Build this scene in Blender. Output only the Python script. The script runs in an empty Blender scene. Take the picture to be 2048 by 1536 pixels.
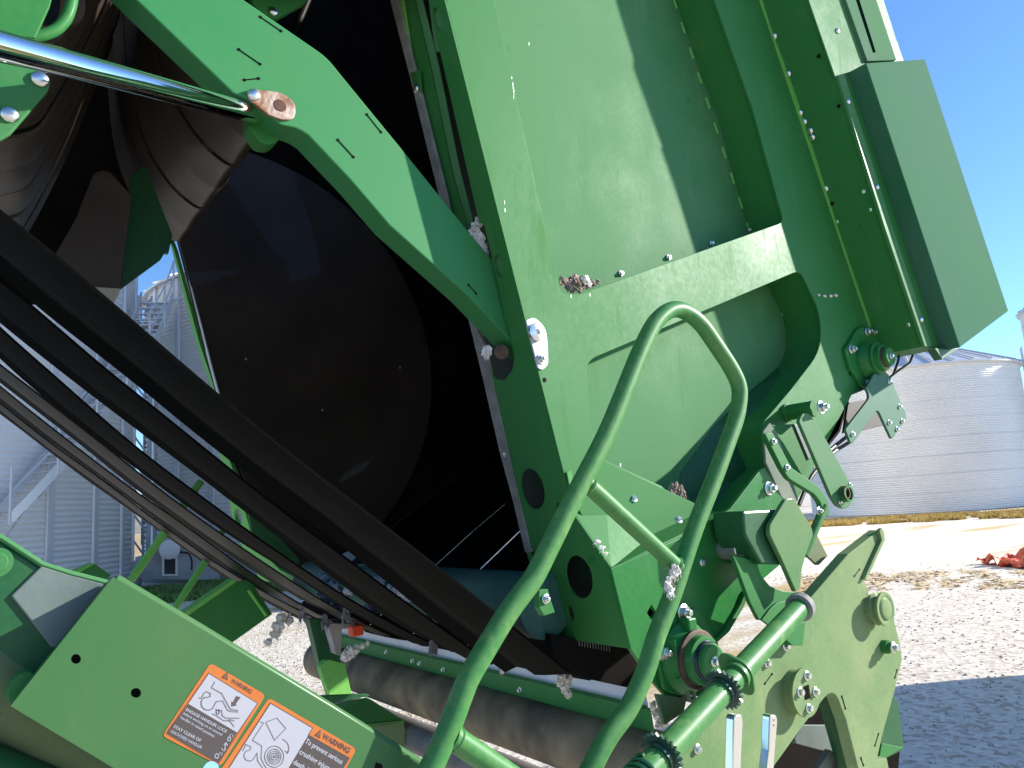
import bpy, math, random
from math import radians, sin, cos, tan, pi, atan2, sqrt
from mathutils import Vector, Matrix, noise
from mathutils.geometry import tessellate_polygon
random.seed(7)
D = bpy.data
SC = bpy.context.scene
COL = SC.collection

# ------------------------------------------------------------------ camera
EYE = Vector((0, 0, 1.6))
YAW, PITCH, ROLL, FPX = radians(36.9), radians(9.3), radians(4.0), 1479.0
FWD = Vector((sin(YAW)*cos(PITCH), cos(YAW)*cos(PITCH), sin(PITCH)))
R0 = Vector((cos(YAW), -sin(YAW), 0)); U0 = R0.cross(FWD)
RIGHT = cos(ROLL)*R0 - sin(ROLL)*U0
UP = cos(ROLL)*U0 + sin(ROLL)*R0
cam = D.cameras.new('camera'); cam.sensor_width = 36; cam.lens = FPX*36/2048
cam.clip_end = 5000; cam.clip_start = .05
co = D.objects.new('camera', cam); COL.objects.link(co)
co.matrix_world = Matrix(((RIGHT.x, UP.x, -FWD.x, EYE.x), (RIGHT.y, UP.y, -FWD.y, EYE.y), (RIGHT.z, UP.z, -FWD.z, EYE.z), (0, 0, 0, 1)))
SC.camera = co

# ------------------------------------------------------------------ light
SUN = Vector((1.9, -1.0, .88)).normalized()          # direction towards the sun
SUN_EL = math.asin(SUN.z)
SUN_AZ = atan2(SUN.x, SUN.y)                          # clockwise from +Y
w = D.worlds.new('World'); SC.world = w; w.use_nodes = True
nt = w.node_tree; nt.nodes.clear()
sky = nt.nodes.new('ShaderNodeTexSky'); sky.sky_type = 'NISHITA'; sky.sun_disc = False
sky.sun_elevation = SUN_EL; sky.sun_rotation = SUN_AZ
sky.air_density = 1.0; sky.dust_density = .1; sky.ozone_density = 7.0
bg = nt.nodes.new('ShaderNodeBackground'); bg.inputs['Strength'].default_value = .112
wo = nt.nodes.new('ShaderNodeOutputWorld')
nt.links.new(sky.outputs[0], bg.inputs[0]); nt.links.new(bg.outputs[0], wo.inputs[0])
sl = D.lights.new('sun', 'SUN'); sl.energy = 4.1; sl.angle = radians(.9); sl.color = (1, .95, .86)
so = D.objects.new('sun', sl); COL.objects.link(so)
so.rotation_euler = SUN.to_track_quat('Z', 'Y').to_euler()
SC.view_settings.view_transform = 'Standard'; SC.view_settings.look = 'None'
SC.view_settings.exposure = 1.2; SC.view_settings.gamma = 1
SC.render.engine = 'CYCLES'
try: SC.cycles.max_bounces = 8
except Exception: pass

# ------------------------------------------------------------------ materials
MATS = {}
def newmat(name):
    m = D.materials.new(name); m.use_nodes = True
    return m, m.node_tree, m.node_tree.nodes['Principled BSDF']
def simple(name, col, rough=.5, metal=0, bump=0, bscale=40, var=0, vscale=6, col2=None, coat=0, spec=.5):
    if name in MATS: return MATS[name]
    m, t, b = newmat(name)
    b.inputs['Base Color'].default_value = (*col, 1)
    b.inputs['Roughness'].default_value = rough; b.inputs['Metallic'].default_value = metal
    b.inputs['Coat Weight'].default_value = coat; b.inputs['Specular IOR Level'].default_value = spec
    tc = t.nodes.new('ShaderNodeNewGeometry')
    if var or col2:
        n = t.nodes.new('ShaderNodeTexNoise'); n.inputs['Scale'].default_value = vscale; n.inputs['Detail'].default_value = 6
        t.links.new(tc.outputs['Position'], n.inputs['Vector'])
        r = t.nodes.new('ShaderNodeValToRGB'); r.color_ramp.elements[0].position = .35; r.color_ramp.elements[1].position = .65
        r.color_ramp.elements[0].color = (*col, 1)
        c2 = col2 or tuple(min(1, c*(1+var)) for c in col)
        r.color_ramp.elements[1].color = (*c2, 1)
        t.links.new(n.outputs['Fac'], r.inputs[0]); t.links.new(r.outputs[0], b.inputs['Base Color'])
    if bump:
        n = t.nodes.new('ShaderNodeTexNoise'); n.inputs['Scale'].default_value = bscale; n.inputs['Detail'].default_value = 5
        t.links.new(tc.outputs['Position'], n.inputs['Vector'])
        bp = t.nodes.new('ShaderNodeBump'); bp.inputs['Strength'].default_value = bump; bp.inputs['Distance'].default_value = .01
        t.links.new(n.outputs['Fac'], bp.inputs['Height']); t.links.new(bp.outputs[0], b.inputs['Normal'])
    MATS[name] = m; return m

def paint(name, dust=.2, base=(.015, .158, .031), dustcol=(.092, .215, .072), rough=.5, streak=0, scuff=.5, coat=.05, spec=.26):
    """enamel with a film of dust, cloudy patches, specks and fine scratches"""
    if name in MATS: return MATS[name]
    m, t, b = newmat(name); L = t.links; N = t.nodes
    geo = N.new('ShaderNodeNewGeometry')
    def tex(scale, detail=5, vec=None, rough=.6):
        n = N.new('ShaderNodeTexNoise'); n.inputs['Scale'].default_value = scale; n.inputs['Detail'].default_value = detail
        n.inputs['Roughness'].default_value = rough
        L.new(vec or geo.outputs['Position'], n.inputs['Vector']); return n.outputs['Fac']
    def mrange(v, a, bb, c, d):
        n = N.new('ShaderNodeMapRange'); n.inputs[1].default_value = a; n.inputs[2].default_value = bb
        n.inputs[3].default_value = c; n.inputs[4].default_value = d; L.new(v, n.inputs[0]); return n.outputs[0]
    def math_(op, a, bb):
        n = N.new('ShaderNodeMath'); n.operation = op; n.use_clamp = True
        for i, v in enumerate((a, bb)):
            if isinstance(v, (int, float)): n.inputs[i].default_value = v
            else: L.new(v, n.inputs[i])
        return n.outputs[0]
    big = mrange(tex(3.2, 7), .3, .72, dust*.45, dust*1.5)
    fine = mrange(tex(70, 4), .35, .75, -.05, .09)
    d = math_('ADD', big, fine)
    # drips / stain patches
    mp = N.new('ShaderNodeMapping'); mp.inputs['Scale'].default_value = (9, 9, 1.6); L.new(geo.outputs['Position'], mp.inputs[0])
    st = mrange(tex(1.5, 6, mp.outputs[0], .7), .56, .70, 0, .16*scuff*2)
    d = math_('ADD', d, st)
    # small specks
    v = N.new('ShaderNodeTexVoronoi'); v.inputs['Scale'].default_value = 34; L.new(geo.outputs['Position'], v.inputs['Vector'])
    sp = mrange(v.outputs['Distance'], .035, .06, .30*scuff, 0)
    wn = mrange(tex(11, 2), .55, .62, 0, 1); sp = math_('MULTIPLY', sp, wn)
    d = math_('ADD', d, sp)
    mix = N.new('ShaderNodeMix'); mix.data_type = 'RGBA'; L.new(d, mix.inputs[0])
    mix.inputs[6].default_value = (*base, 1); mix.inputs[7].default_value = (*dustcol, 1)
    # darker greasy spots
    v2 = N.new('ShaderNodeTexVoronoi'); v2.inputs['Scale'].default_value = 7; L.new(geo.outputs['Position'], v2.inputs['Vector'])
    gs = mrange(v2.outputs['Distance'], .04, .13, .60*scuff, 0)
    gs = math_('MULTIPLY', gs, mrange(tex(5, 3), .5, .6, 0, 1))
    mx2 = N.new('ShaderNodeMix'); mx2.data_type = 'RGBA'; L.new(gs, mx2.inputs[0]); L.new(mix.outputs[2], mx2.inputs[6])
    mx2.inputs[7].default_value = (base[0]*.7, base[1]*.62, base[2]*.8, 1)
    L.new(mx2.outputs[2], b.inputs['Base Color'])
    rr = mrange(d, 0, .6, rough, min(.9, rough+.4)); L.new(rr, b.inputs['Roughness'])
    b.inputs['Coat Weight'].default_value = coat; b.inputs['Coat Roughness'].default_value = .22; b.inputs['Specular IOR Level'].default_value = spec
    bp = N.new('ShaderNodeBump'); bp.inputs['Strength'].default_value = .12; bp.inputs['Distance'].default_value = .004
    hh = math_('ADD', mrange(tex(2.2, 3), 0, 1, 0, .8), mrange(tex(160, 3), 0, 1, 0, .05))
    L.new(hh, bp.inputs['Height']); L.new(bp.outputs[0], b.inputs['Normal'])
    MATS[name] = m; return m

GREEN = paint('green_paint', .18, scuff=.9)
GREEN_D = paint('green_paint_dusty', .40, scuff=1.1, dustcol=(.13, .25, .13))
GREEN_H = paint('green_paint_handler', .50, base=(.02, .15, .035), dustcol=(.33, .36, .18), rough=.55, coat=.05)
GREEN_T = paint('green_paint_rail', .13, base=(.022, .170, .042), dustcol=(.34, .44, .14), rough=.40, coat=.14, scuff=.9)
GREEN_C = paint('green_paint_clean', .07, rough=.32)
GREEN_LIT = paint('green_paint_lit', .22, base=(.07, .40, .05), dustcol=(.4, .55, .2))  # brighter copy of the green: sunlit look put into the colour
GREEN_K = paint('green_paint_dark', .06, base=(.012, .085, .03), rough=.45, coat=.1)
OLIVE = paint('olive_paint', .45, base=(.03, .12, .04), dustcol=(.22, .20, .11), rough=.55, coat=0)
PALE = paint('pale_dusty_panel', .75, base=(.03, .12, .05), dustcol=(.24, .27, .22), rough=.6, coat=0)
GREYP = simple('grey_primer', (.10, .13, .12), .5, bump=.1, col2=(.15, .19, .17), vscale=5)
BLACK = simple('black_plastic', (.007, .0055, .005), .6, bump=.06, bscale=9, col2=(.014, .012, .011), vscale=3, spec=.03)
BLACKG = simple('black_polished', (.040, .029, .023), .38, bump=.06, bscale=3, col2=(.075, .056, .045), vscale=1.6, coat=.10, spec=.22)
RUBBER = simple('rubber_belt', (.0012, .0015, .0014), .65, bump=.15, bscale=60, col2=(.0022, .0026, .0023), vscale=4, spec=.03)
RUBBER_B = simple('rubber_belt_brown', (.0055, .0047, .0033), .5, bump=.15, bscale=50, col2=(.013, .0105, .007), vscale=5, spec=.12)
RUBBER_L = simple('brown_belt_lit', (.040, .029, .021), .42, bump=.12, bscale=50, col2=(.075, .056, .040), vscale=5, spec=.4)  # lighter copy of the brown belt, its lit look put into the colour
RUBBER_D = simple('rubber_belt_dusty', (.085, .066, .042), .85, bump=.3, bscale=22, col2=(.24, .185, .11), vscale=7)
STEEL = simple('zinc_steel', (.72, .72, .70), .28, 1.0, bump=.05, bscale=200)
DSTEEL = simple('dull_steel', (.30, .29, .28), .5, .7, bump=.2, bscale=60, col2=(.42, .41, .40), vscale=14)
CHROME = simple('chrome', (.86, .87, .88), .06, 1.0)
RUST = simple('rusty_zinc', (.50, .40, .33), .6, .35, bump=.3, bscale=90, col2=(.20, .08, .035), vscale=26)
GREYR = simple('grey_rubber_edge', (.16, .16, .155), .7, bump=.3, bscale=60, col2=(.25, .25, .24), vscale=20)
GALV = simple('galvanised_sheet', (.74, .72, .69), .55, .2, bump=0, col2=(.82, .80, .77), vscale=.35)
GALVP = simple('galvanised_post', (.66, .66, .68), .45, .3, col2=(.62, .62, .64), vscale=3)
ROOFM = simple('roof_sheet', (.62, .63, .64), .4, .4)
CONC = simple('concrete', (.36, .36, .36), .85, bump=.3, bscale=8, col2=(.48, .47, .45), vscale=2)
COTTON = simple('cotton_lint', (.78, .76, .72), .95, bump=.6, bscale=120, col2=(.55, .50, .44), vscale=40)
TRASH = simple('cotton_trash', (.10, .055, .035), .95, bump=.8, bscale=150, col2=(.42, .34, .28), vscale=90)
ORANGE = simple('label_orange', (.50, .145, .02), .5, col2=(.46, .125, .02), vscale=30)
LWHITE = simple('label_white', (.36, .36, .40), .5)
LDARK = simple('label_dark', (.065, .052, .05), .45)
INK = simple('label_ink', (.09, .06, .055), .5)
INKG = simple('label_grey_ink', (.16, .14, .15), .5)
REDP = simple('red_plastic', (.75, .07, .02), .35)
ORED = simple('orange_tarpaulin', (.62, .07, .02), .55, bump=.3, bscale=20, col2=(.72, .12, .03), vscale=9)
YELP = simple('module_wrap', (.62, .50, .10), .35, col2=(.70, .58, .14), vscale=2)
HOSE = simple('black_hose', (.015, .015, .016), .5)
WPLAS = simple('white_strip', (.40, .47, .58), .35, col2=(.50, .56, .66), vscale=10)

# ------------------------------------------------------------------ projection of picture points on real planes
def ray(x, y): return RIGHT*((x-1024)/FPX) - UP*((y-768)/FPX) + FWD
def P(x, y, Y): d = ray(x, y); return EYE + d*(Y/d.y)                      # point on the plane Y = const
def PZ(x, y, Z): d = ray(x, y); return EYE + d*((Z-EYE.z)/d.z)
def PP(x, y, pl): o, n = pl; d = ray(x, y); return EYE + d*((o-EYE).dot(n)/d.dot(n))

# ------------------------------------------------------------------ object helpers
def setp(o, label=None, cat=None, group=None, kind=None):
    if label: o['label'] = label
    if cat: o['category'] = cat
    if group: o['group'] = group
    if kind: o['kind'] = kind
    return o
ORG = {}
def empty(name, loc, label=None, cat=None, group=None):
    o = D.objects.new(name, None); COL.objects.link(o); o.location = loc; o.empty_display_size = .2
    ORG[o] = Vector(loc); return setp(o, label, cat, group)
def mesh_obj(name, vs, fs, mat, parent=None, bevel=0, smooth=False, label=None, mats=None, mi=None):
    vs = [Vector(v) for v in vs]
    c = sum(vs, Vector())/len(vs)
    me = D.meshes.new(name); me.from_pydata([v-c for v in vs], [], fs)
    for mm in (mats or [mat]): me.materials.append(mm)
    if mi:
        for p, i in zip(me.polygons, mi): p.material_index = i
    if smooth:
        me.polygons.foreach_set('use_smooth', [True]*len(me.polygons))
        me.set_sharp_from_angle(angle=radians(38))
    me.update()
    o = D.objects.new(name, me); COL.objects.link(o); ORG[o] = c
    if parent: o.parent = parent; o.location = c - ORG[parent]
    else: o.location = c
    if bevel:
        b = o.modifiers.new('bevel', 'BEVEL'); b.width = bevel; b.segments = 2; b.limit_method = 'ANGLE'; b.angle_limit = radians(35)
    if label: o['label'] = label
    return o
def prism3(name, pts, off, mat, parent=None, holes=(), bevel=.0015, label=None):
    """pts: planar 3-D outline; off: extrusion vector; holes: list of outlines"""
    loops = [list(pts)] + [list(h) for h in holes]
    tri = tessellate_polygon(loops)
    front = [p for l in loops for p in l]; n = len(front)
    vs = front + [p+off for p in front]
    # orientation
    nrm = Vector((0, 0, 0))
    fs = []
    for t in tri:
        a, b, c = (front[i] for i in t)
        if (b-a).cross(c-a).length < 1e-12: continue
        if (b-a).cross(c-a).dot(off) > 0: t = (t[0], t[2], t[1])
        fs.append(tuple(t)); fs.append((t[2]+n, t[1]+n, t[0]+n))
    s = 0
    for l in loops:
        k = len(l)
        for i in range(k): fs.append((s+i, s+(i+1) % k, s+(i+1) % k+n, s+i+n))
        s += k
    o = mesh_obj(name, vs, fs, mat, parent, 0, label=label)
    import bmesh
    bm = bmesh.new(); bm.from_mesh(o.data); bmesh.ops.remove_doubles(bm, verts=bm.verts, dist=1e-6)
    bmesh.ops.recalc_face_normals(bm, faces=bm.faces)
    if not holes:
        bmesh.ops.dissolve_limit(bm, angle_limit=radians(1), verts=bm.verts, edges=bm.edges)
    bm.to_mesh(o.data); bm.free()
    if bevel:
        b = o.modifiers.new('bevel', 'BEVEL'); b.width = bevel; b.segments = 2; b.limit_method = 'ANGLE'; b.angle_limit = radians(35)
    return o
def prism(name, px, Y, depth, mat, parent=None, holes=(), bevel=.0015, label=None):
    return prism3(name, [P(x, y, Y) for x, y in px], Vector((0, depth, 0)), mat, parent,
                  [[P(x, y, Y) for x, y in h] for h in holes], bevel, label)
def plprism(name, px, pl, th, mat, parent=None, holes=(), bevel=.001, label=None):
    n = pl[1].normalized()
    if n.dot(FWD) < 0: n = -n
    return prism3(name, [PP(x, y, pl) for x, y in px], n*th, mat, parent, [[PP(x, y, pl) for x, y in h] for h in holes], bevel, label)
def rnd(px, r=14, seg=5, close=True):
    """round the corners of a picture polygon"""
    out = []; n = len(px)
    for i, p in enumerate(px):
        rr = p[2] if len(p) > 2 else 0
        p = Vector(p[:2])
        if not rr: out.append(tuple(p)); continue
        a = Vector(px[i-1][:2]); b = Vector(px[(i+1) % n][:2])
        da = (a-p); db = (b-p); rr = min(rr, da.length*.49, db.length*.49)
        A = p+da.normalized()*rr; B = p+db.normalized()*rr
        for k in range(seg+1):
            t = k/seg; out.append(tuple((1-t)**2*A + 2*t*(1-t)*p + t*t*B))
    return out
def ell(cx, cy, rx, ry, n=20, rot=0):
    c, s = cos(radians(rot)), sin(radians(rot))
    return [(cx+rx*cos(2*pi*k/n)*c - ry*sin(2*pi*k/n)*s, cy+rx*cos(2*pi*k/n)*s + ry*sin(2*pi*k/n)*c) for k in range(n)]
def fillet3(pts, rad, seg=6):
    out = [pts[0]]
    for i in range(1, len(pts)-1):
        p, a, b = pts[i], pts[i-1], pts[i+1]
        da, db = a-p, b-p; r = min(rad, da.length*.48, db.length*.48)
        A = p+da.normalized()*r; B = p+db.normalized()*r
        for k in range(seg+1):
            t = k/seg; out.append(A*(1-t)**2 + p*2*t*(1-t) + B*t*t)
    out.append(pts[-1]); return out
def sweep(pts, rad, n=20, caps=True):
    vs, fs = [], []; up = None
    m = len(pts)
    for i, p in enumerate(pts):
        t = (pts[min(i+1, m-1)] - pts[max(i-1, 0)]).normalized()
        if up is None: up = t.orthogonal().normalized()
        up = (up - t*up.dot(t)).normalized(); s = t.cross(up)
        r = rad[i] if isinstance(rad, (list, tuple)) else rad
        for k in range(n):
            a = 2*pi*k/n; vs.append(p + (up*cos(a)+s*sin(a))*r)
    for i in range(m-1):
        for k in range(n):
            fs.append((i*n+k, i*n+(k+1) % n, (i+1)*n+(k+1) % n, (i+1)*n+k))
    if caps: fs.append(tuple(range(n))[::-1]); fs.append(tuple((m-1)*n+k for k in range(n)))
    return vs, fs
def tube(name, pts, rad, mat, parent=None, fil=0, n=20, label=None):
    if fil: pts = fillet3(pts, fil)
    vs, fs = sweep(pts, rad, n)
    return mesh_obj(name, vs, fs, mat, parent, smooth=True, label=label)
def lathe(name, base, axis, prof, mat, parent=None, n=28, label=None, teeth=0):
    """prof: (distance along axis, radius)"""
    ax = axis.normalized(); u = ax.orthogonal().normalized(); v = ax.cross(u)
    vs, fs = [], []
    for i, (h, r) in enumerate(prof):
        for k in range(n):
            a = 2*pi*k/n; rr = r
            if teeth and r > teeth: rr = r*(1 - .17*(k % 2))
            vs.append(base + ax*h + (u*cos(a)+v*sin(a))*rr)
    for i in range(len(prof)-1):
        for k in range(n): fs.append((i*n+k, i*n+(k+1) % n, (i+1)*n+(k+1) % n, (i+1)*n+k))
    fs.append(tuple(range(n))[::-1]); fs.append(tuple((len(prof)-1)*n+k for k in range(n)))
    return mesh_obj(name, vs, fs, mat, parent, smooth=True, label=label)
def join_mesh(name, parts, mat, parent=None, smooth=False, label=None, kind=None):
    vs, fs = [], []
    for v, f in parts:
        o = len(vs); vs += v; fs += [tuple(i+o for i in q) for q in f]
    o = mesh_obj(name, vs, fs, mat, parent, smooth=smooth, label=label)
    if kind: o['kind'] = kind
    return o
def boxv(a, b):
    vs = [Vector((x, y, z)) for x in (a[0], b[0]) for y in (a[1], b[1]) for z in (a[2], b[2])]
    return vs, [(0, 1, 3, 2), (4, 6, 7, 5), (0, 4, 5, 1), (2, 3, 7, 6), (0, 2, 6, 4), (1, 5, 7, 3)]

# fasteners (shared meshes, axis = local -Y, head outwards)
def fast_mesh(kind):
    parts = []
    def ring(prof, n, tw=0):
        vs, fs = [], []
        for h, r in prof:
            for k in range(n):
                a = 2*pi*(k+tw)/n; vs.append(Vector((r*cos(a), -h, r*sin(a))))
        for i in range(len(prof)-1):
            for k in range(n): fs.append((i*n+k, i*n+(k+1) % n, (i+1)*n+(k+1) % n, (i+1)*n+k))
        fs.append(tuple((len(prof)-1)*n+k for k in range(n))); return vs, fs
    if kind == 'nut':      # washer, nut and stud end; unit radius washer
        parts = [ring([(0, 1), (.16, 1), (.2, .92)], 20), ring([(.2, .74), (.72, .74), (.82, .62)], 6, .3), ring([(.8, .36), (1.25, .36), (1.3, .28)], 12)]
    elif kind == 'bolt':   # flange bolt
        parts = [ring([(0, 1), (.14, .98), (.24, .8)], 20), ring([(.2, .68), (.8, .68), (.92, .55)], 6, .15)]
    else:                  # domed rivet
        parts = [ring([(0, 1), (.18, .96), (.38, .74), (.5, .4), (.53, .1)], 18)]
    vs, fs = [], []
    for v, f in parts:
        o = len(vs); vs += v; fs += [tuple(i+o for i in q) for q in f]
    me = D.meshes.new('fastener_'+kind); me.from_pydata(vs, [], fs); me.materials.append(STEEL)
    if kind == 'rivet': me.polygons.foreach_set('use_smooth', [True]*len(me.polygons))
    me.update(); return me
FM = {k: fast_mesh(k) for k in ('nut', 'bolt', 'rivet')}
def fast(parent, pos, r, kind='bolt', nrm=Vector((0, -1, 0))):
    name = 'nut' if kind == 'nut' else ('rivet' if kind == 'rivet' else 'bolt')
    o = D.objects.new(name, FM[kind]); COL.objects.link(o); o.parent = parent
    o.location = pos - ORG[parent]; o.scale = (r, r, r)
    q = Vector((0, -1, 0)).rotation_difference(nrm.normalized())
    o.rotation_mode = 'QUATERNION'; o.rotation_quaternion = q
    if nrm.y < -.99:
        from mathutils import Quaternion
        o.rotation_quaternion = Quaternion((0, 1, 0), random.random()*1.2)
    return o

exec_order = None
# ================================================================== the place: ground, field, hills
def vdir(h): a = YAW+radians(h); return Vector((sin(a), cos(a), 0))       # horizontal direction, heading measured from the view axis
def gmat():
    m, t, b = newmat('gravel_ground'); L = t.links; N = t.nodes
    geo = N.new('ShaderNodeNewGeometry')
    def noi(s, d=5, r=.6):
        n = N.new('ShaderNodeTexNoise'); n.inputs['Scale'].default_value = s; n.inputs['Detail'].default_value = d; n.inputs['Roughness'].default_value = r
        L.new(geo.outputs['Position'], n.inputs['Vector']); return n.outputs['Fac']
    v = N.new('ShaderNodeTexVoronoi'); v.inputs['Scale'].default_value = 24; L.new(geo.outputs['Position'], v.inputs['Vector'])
    r = N.new('ShaderNodeValToRGB'); e = r.color_ramp.elements
    e[0].position = .0; e[0].color = (.84, .78, .66, 1); e[1].position = 1; e[1].color = (.74, .68, .58, 1)
    for pos, c in ((.30, (.78, .72, .62, 1)), (.52, (.60, .50, .40, 1)), (.68, (.48, .38, .29, 1)), (.72, (.70, .64, .54, 1))):
        q = e.new(pos); q.color = c
    sep = N.new('ShaderNodeSeparateColor'); L.new(v.outputs['Color'], sep.inputs[0]); L.new(sep.outputs[0], r.inputs[0])
    r2 = N.new('ShaderNodeValToRGB'); r2.color_ramp.elements[0].position = .50; r2.color_ramp.elements[1].position = .64
    L.new(noi(.35, 6, .65), r2.inputs[0])
    mp = N.new('ShaderNodeMapping'); mp.inputs['Rotation'].default_value = (0, 0, YAW); mp.inputs['Scale'].default_value = (.10, .55, 1)
    L.new(geo.outputs['Position'], mp.inputs[0])
    n3 = N.new('ShaderNodeTexNoise'); n3.inputs['Scale'].default_value = 1.0; n3.inputs['Detail'].default_value = 7; L.new(mp.outputs[0], n3.inputs['Vector'])
    r3 = N.new('ShaderNodeValToRGB'); r3.color_ramp.elements[0].position = .55; r3.color_ramp.elements[1].position = .62; L.new(n3.outputs['Fac'], r3.inputs[0])
    mx = N.new('ShaderNodeMix'); mx.data_type = 'RGBA'; L.new(r3.outputs[0], mx.inputs[0]); L.new(r.outputs[0], mx.inputs[6]); mx.inputs[7].default_value = (.50, .36, .17, 1)
    mx.inputs[0].default_value = .5
    mx2 = N.new('ShaderNodeMix'); mx2.data_type = 'RGBA'; mx2.blend_type = 'MULTIPLY'; mx2.inputs[0].default_value = .35
    L.new(mx.outputs[2], mx2.inputs[6]); L.new(r2.outputs[0], mx2.inputs[7])
    r2.color_ramp.elements[0].color = (.72, .70, .66, 1)
    L.new(mx2.outputs[2], b.inputs['Base Color']); b.inputs['Roughness'].default_value = .92
    bp = N.new('ShaderNodeBump'); bp.inputs['Strength'].default_value = .35; bp.inputs['Distance'].default_value = .012
    L.new(v.outputs['Distance'], bp.inputs['Height']); L.new(bp.outputs[0], b.inputs['Normal'])
    return m
GRAVEL = gmat()
def ground():
    vs = [Vector((x, y, 0)) for x, y in ((-900, -900), (900, -900), (900, 900), (-900, 900))]
    o = mesh_obj('ground', vs, [(0, 1, 2, 3)], GRAVEL); setp(o, kind='structure')
ground()
FIELD = simple('dry_field', (.42, .27, .12), .95, col2=(.52, .38, .18), vscale=.05)
def strip_surface(name, h0, h1, d0, d1, z, mat):
    vs = [EYE+vdir(h0)*d0, EYE+vdir(h1)*d0, EYE+vdir(h1)*d1, EYE+vdir(h0)*d1]
    for v in vs: v.z = z
    o = mesh_obj(name, vs, [(0, 1, 2, 3)], mat); return setp(o, kind='structure')
strip_surface('field', -48, 10, 60, 520, .006, FIELD)
strip_surface('road', -48, 8, 42, 56, .008, simple('grey_road', (.30, .29, .29), .9))
VERGE = simple('dry_grass_verge', (.46, .33, .11), .95, bump=.8, bscale=10, col2=(.60, .47, .22), vscale=2.5)
def hills():
    vs, fs = [], []; n = 120
    for j in range(5):
        for i in range(n+1):
            h = -60+125*i/n; d = 560+j*70
            z = [0, .35, .75, 1, .9][j]*(16+20*(noise.noise(Vector((h*.11, 3, 0)))+.55) + 5*noise.noise(Vector((h*.6, j, 0))))
            if j == 0: z = -1
            p = EYE+vdir(h)*d; p.z = z; vs.append(p)
    for j in range(4):
        for i in range(n): fs.append((j*(n+1)+i, j*(n+1)+i+1, (j+1)*(n+1)+i+1, (j+1)*(n+1)+i))
    o = mesh_obj('hills', vs, fs, simple('hill_scrub', (.16, .15, .13), 1, col2=(.28, .25, .20), vscale=.03), smooth=True)
    setp(o, kind='structure')
hills()

# ================================================================== grain bins
def grain_bin(D0, h, R, H, z0, pitch, label, posts=26, post_phase=0, roof=True, seams=False, post_on=True):
    c = vdir(h)*D0; c.z = 0
    root = empty('grain_bin', c, label, 'grain bin', 'corrugated steel grain bins in the yard')
    seg = 128
    nw = int((H)/pitch); per = 4; rows = nw*per
    vs, fs = [], []
    for j in range(rows+1):
        z = z0+H*j/rows; r = R+.020*(pitch/.127)*cos(2*pi*j/per)
        for i in range(seg):
            a = 2*pi*i/seg; vs.append(Vector((c.x+r*cos(a), c.y+r*sin(a), z)))
    for j in range(rows):
        for i in range(seg): fs.append((j*seg+i, j*seg+(i+1) % seg, (j+1)*seg+(i+1) % seg, (j+1)*seg+i))
    mesh_obj('corrugated_wall', vs, fs, GALV, root, smooth=False).data.polygons.foreach_set('use_smooth', [True]*len(fs))
    ax = Vector((0, 0, 1))
    if z0 > .05: lathe('concrete_base', Vector((c.x, c.y, 0)), ax, [(0, R+.25), (z0, R+.25)], CONC, root, n=64)
    if roof:
        rf = []
        n = 60; rh = R*.42
        prof = [(H+z0-.02, R+.16), (H+z0+.05, R+.17), (H+z0+.03+rh*.93, .55), (H+z0+.25+rh*.93, .5), (H+z0+rh, .45)]
        r = lathe('roof', Vector((c.x, c.y, 0)), ax, prof, ROOFM, root, n=n)
        ribs = []
        for i in range(0, 36):
            a = 2*pi*i/36; d = Vector((cos(a), sin(a), 0))
            p0 = Vector((c.x, c.y, H+z0+.09))+d*(R+.19); p1 = Vector((c.x, c.y, H+z0+.06+rh*.93))+d*.6
            ribs.append(sweep([p0, p1], .035, 6))
        join_mesh('roof_ribs', ribs, ROOFM, r)
    if post_on:
        for i in range(posts):
            a = post_phase + 2*pi*i/posts; d = Vector((cos(a), sin(a), 0))
            if d.dot(EYE-c) < -R*.9: continue
            t = Vector((-d.y, d.x, 0)); p = c+d*(R+.02)
            o2 = []
            hw = .075
            for s in (-1, 1):
                q = p+t*s*hw
                o2.append(sweep([Vector((q.x, q.y, z0)), Vector((q.x, q.y, z0+H))], .035, 4))
            pts = [p+t*-hw, p+t*hw, p+t*hw+d*.05, p+t*-hw+d*.05]
            o2.append(([Vector((v.x, v.y, z)) for z in (z0, z0+H) for v in pts], [(0, 1, 5, 4), (1, 2, 6, 5), (2, 3, 7, 6), (3, 0, 4, 7)]))
            join_mesh('stiffener_post', o2, GALVP, root)
    if seams:
        for j in range(1, int(H/.82)+1):
            z = z0+.82*j
            lathe('ring_seam', Vector((c.x, c.y, z)), ax, [(0, R+.012), (.0, R+.022), (.02, R+.022), (.02, R+.012)], GALVP, root, n=96)
    return root, c
def ph(D0, h, R, x):   # polar angle on a bin (world) of the visible wall point seen at picture column x
    c = vdir(h)*D0; d = vdir(math.degrees(math.atan((x-1024)/FPX)))
    b = d.dot(c); q = b*b-(c.length_squared-R*R); s = b-sqrt(max(q, 0)); p = d*s-c
    return atan2(p.y, p.x)
binA, cA = grain_bin(24, -40.7, 5.5, 11.5, .55, .127, 'tall grain bin with an outside stair climbing its shaded wall', 26, ph(24, -40.7, 5.5, 180))
binB, cB = grain_bin(29.2, -14.9, 6.0, 8.9, .75, .127, 'grain bin with a pale fan box at its base, right of the stair bin', 26, ph(29.2, -14.9, 6.0, 414))
binC, cC = grain_bin(43, 27.9, 5.1, 6.55, .02, .10, 'squat wide grain bin with a ribbed pale roof, right of the harvester gate', post_on=False, seams=True)
binD, cD = grain_bin(30, 7, 5.5, 12.5, .4, .25, 'unseen grain bin behind the gate, added to shade the fan box bin', 26, 0, post_on=False)  # unseen bin, added so its shadow falls on the fan box bin
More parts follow.
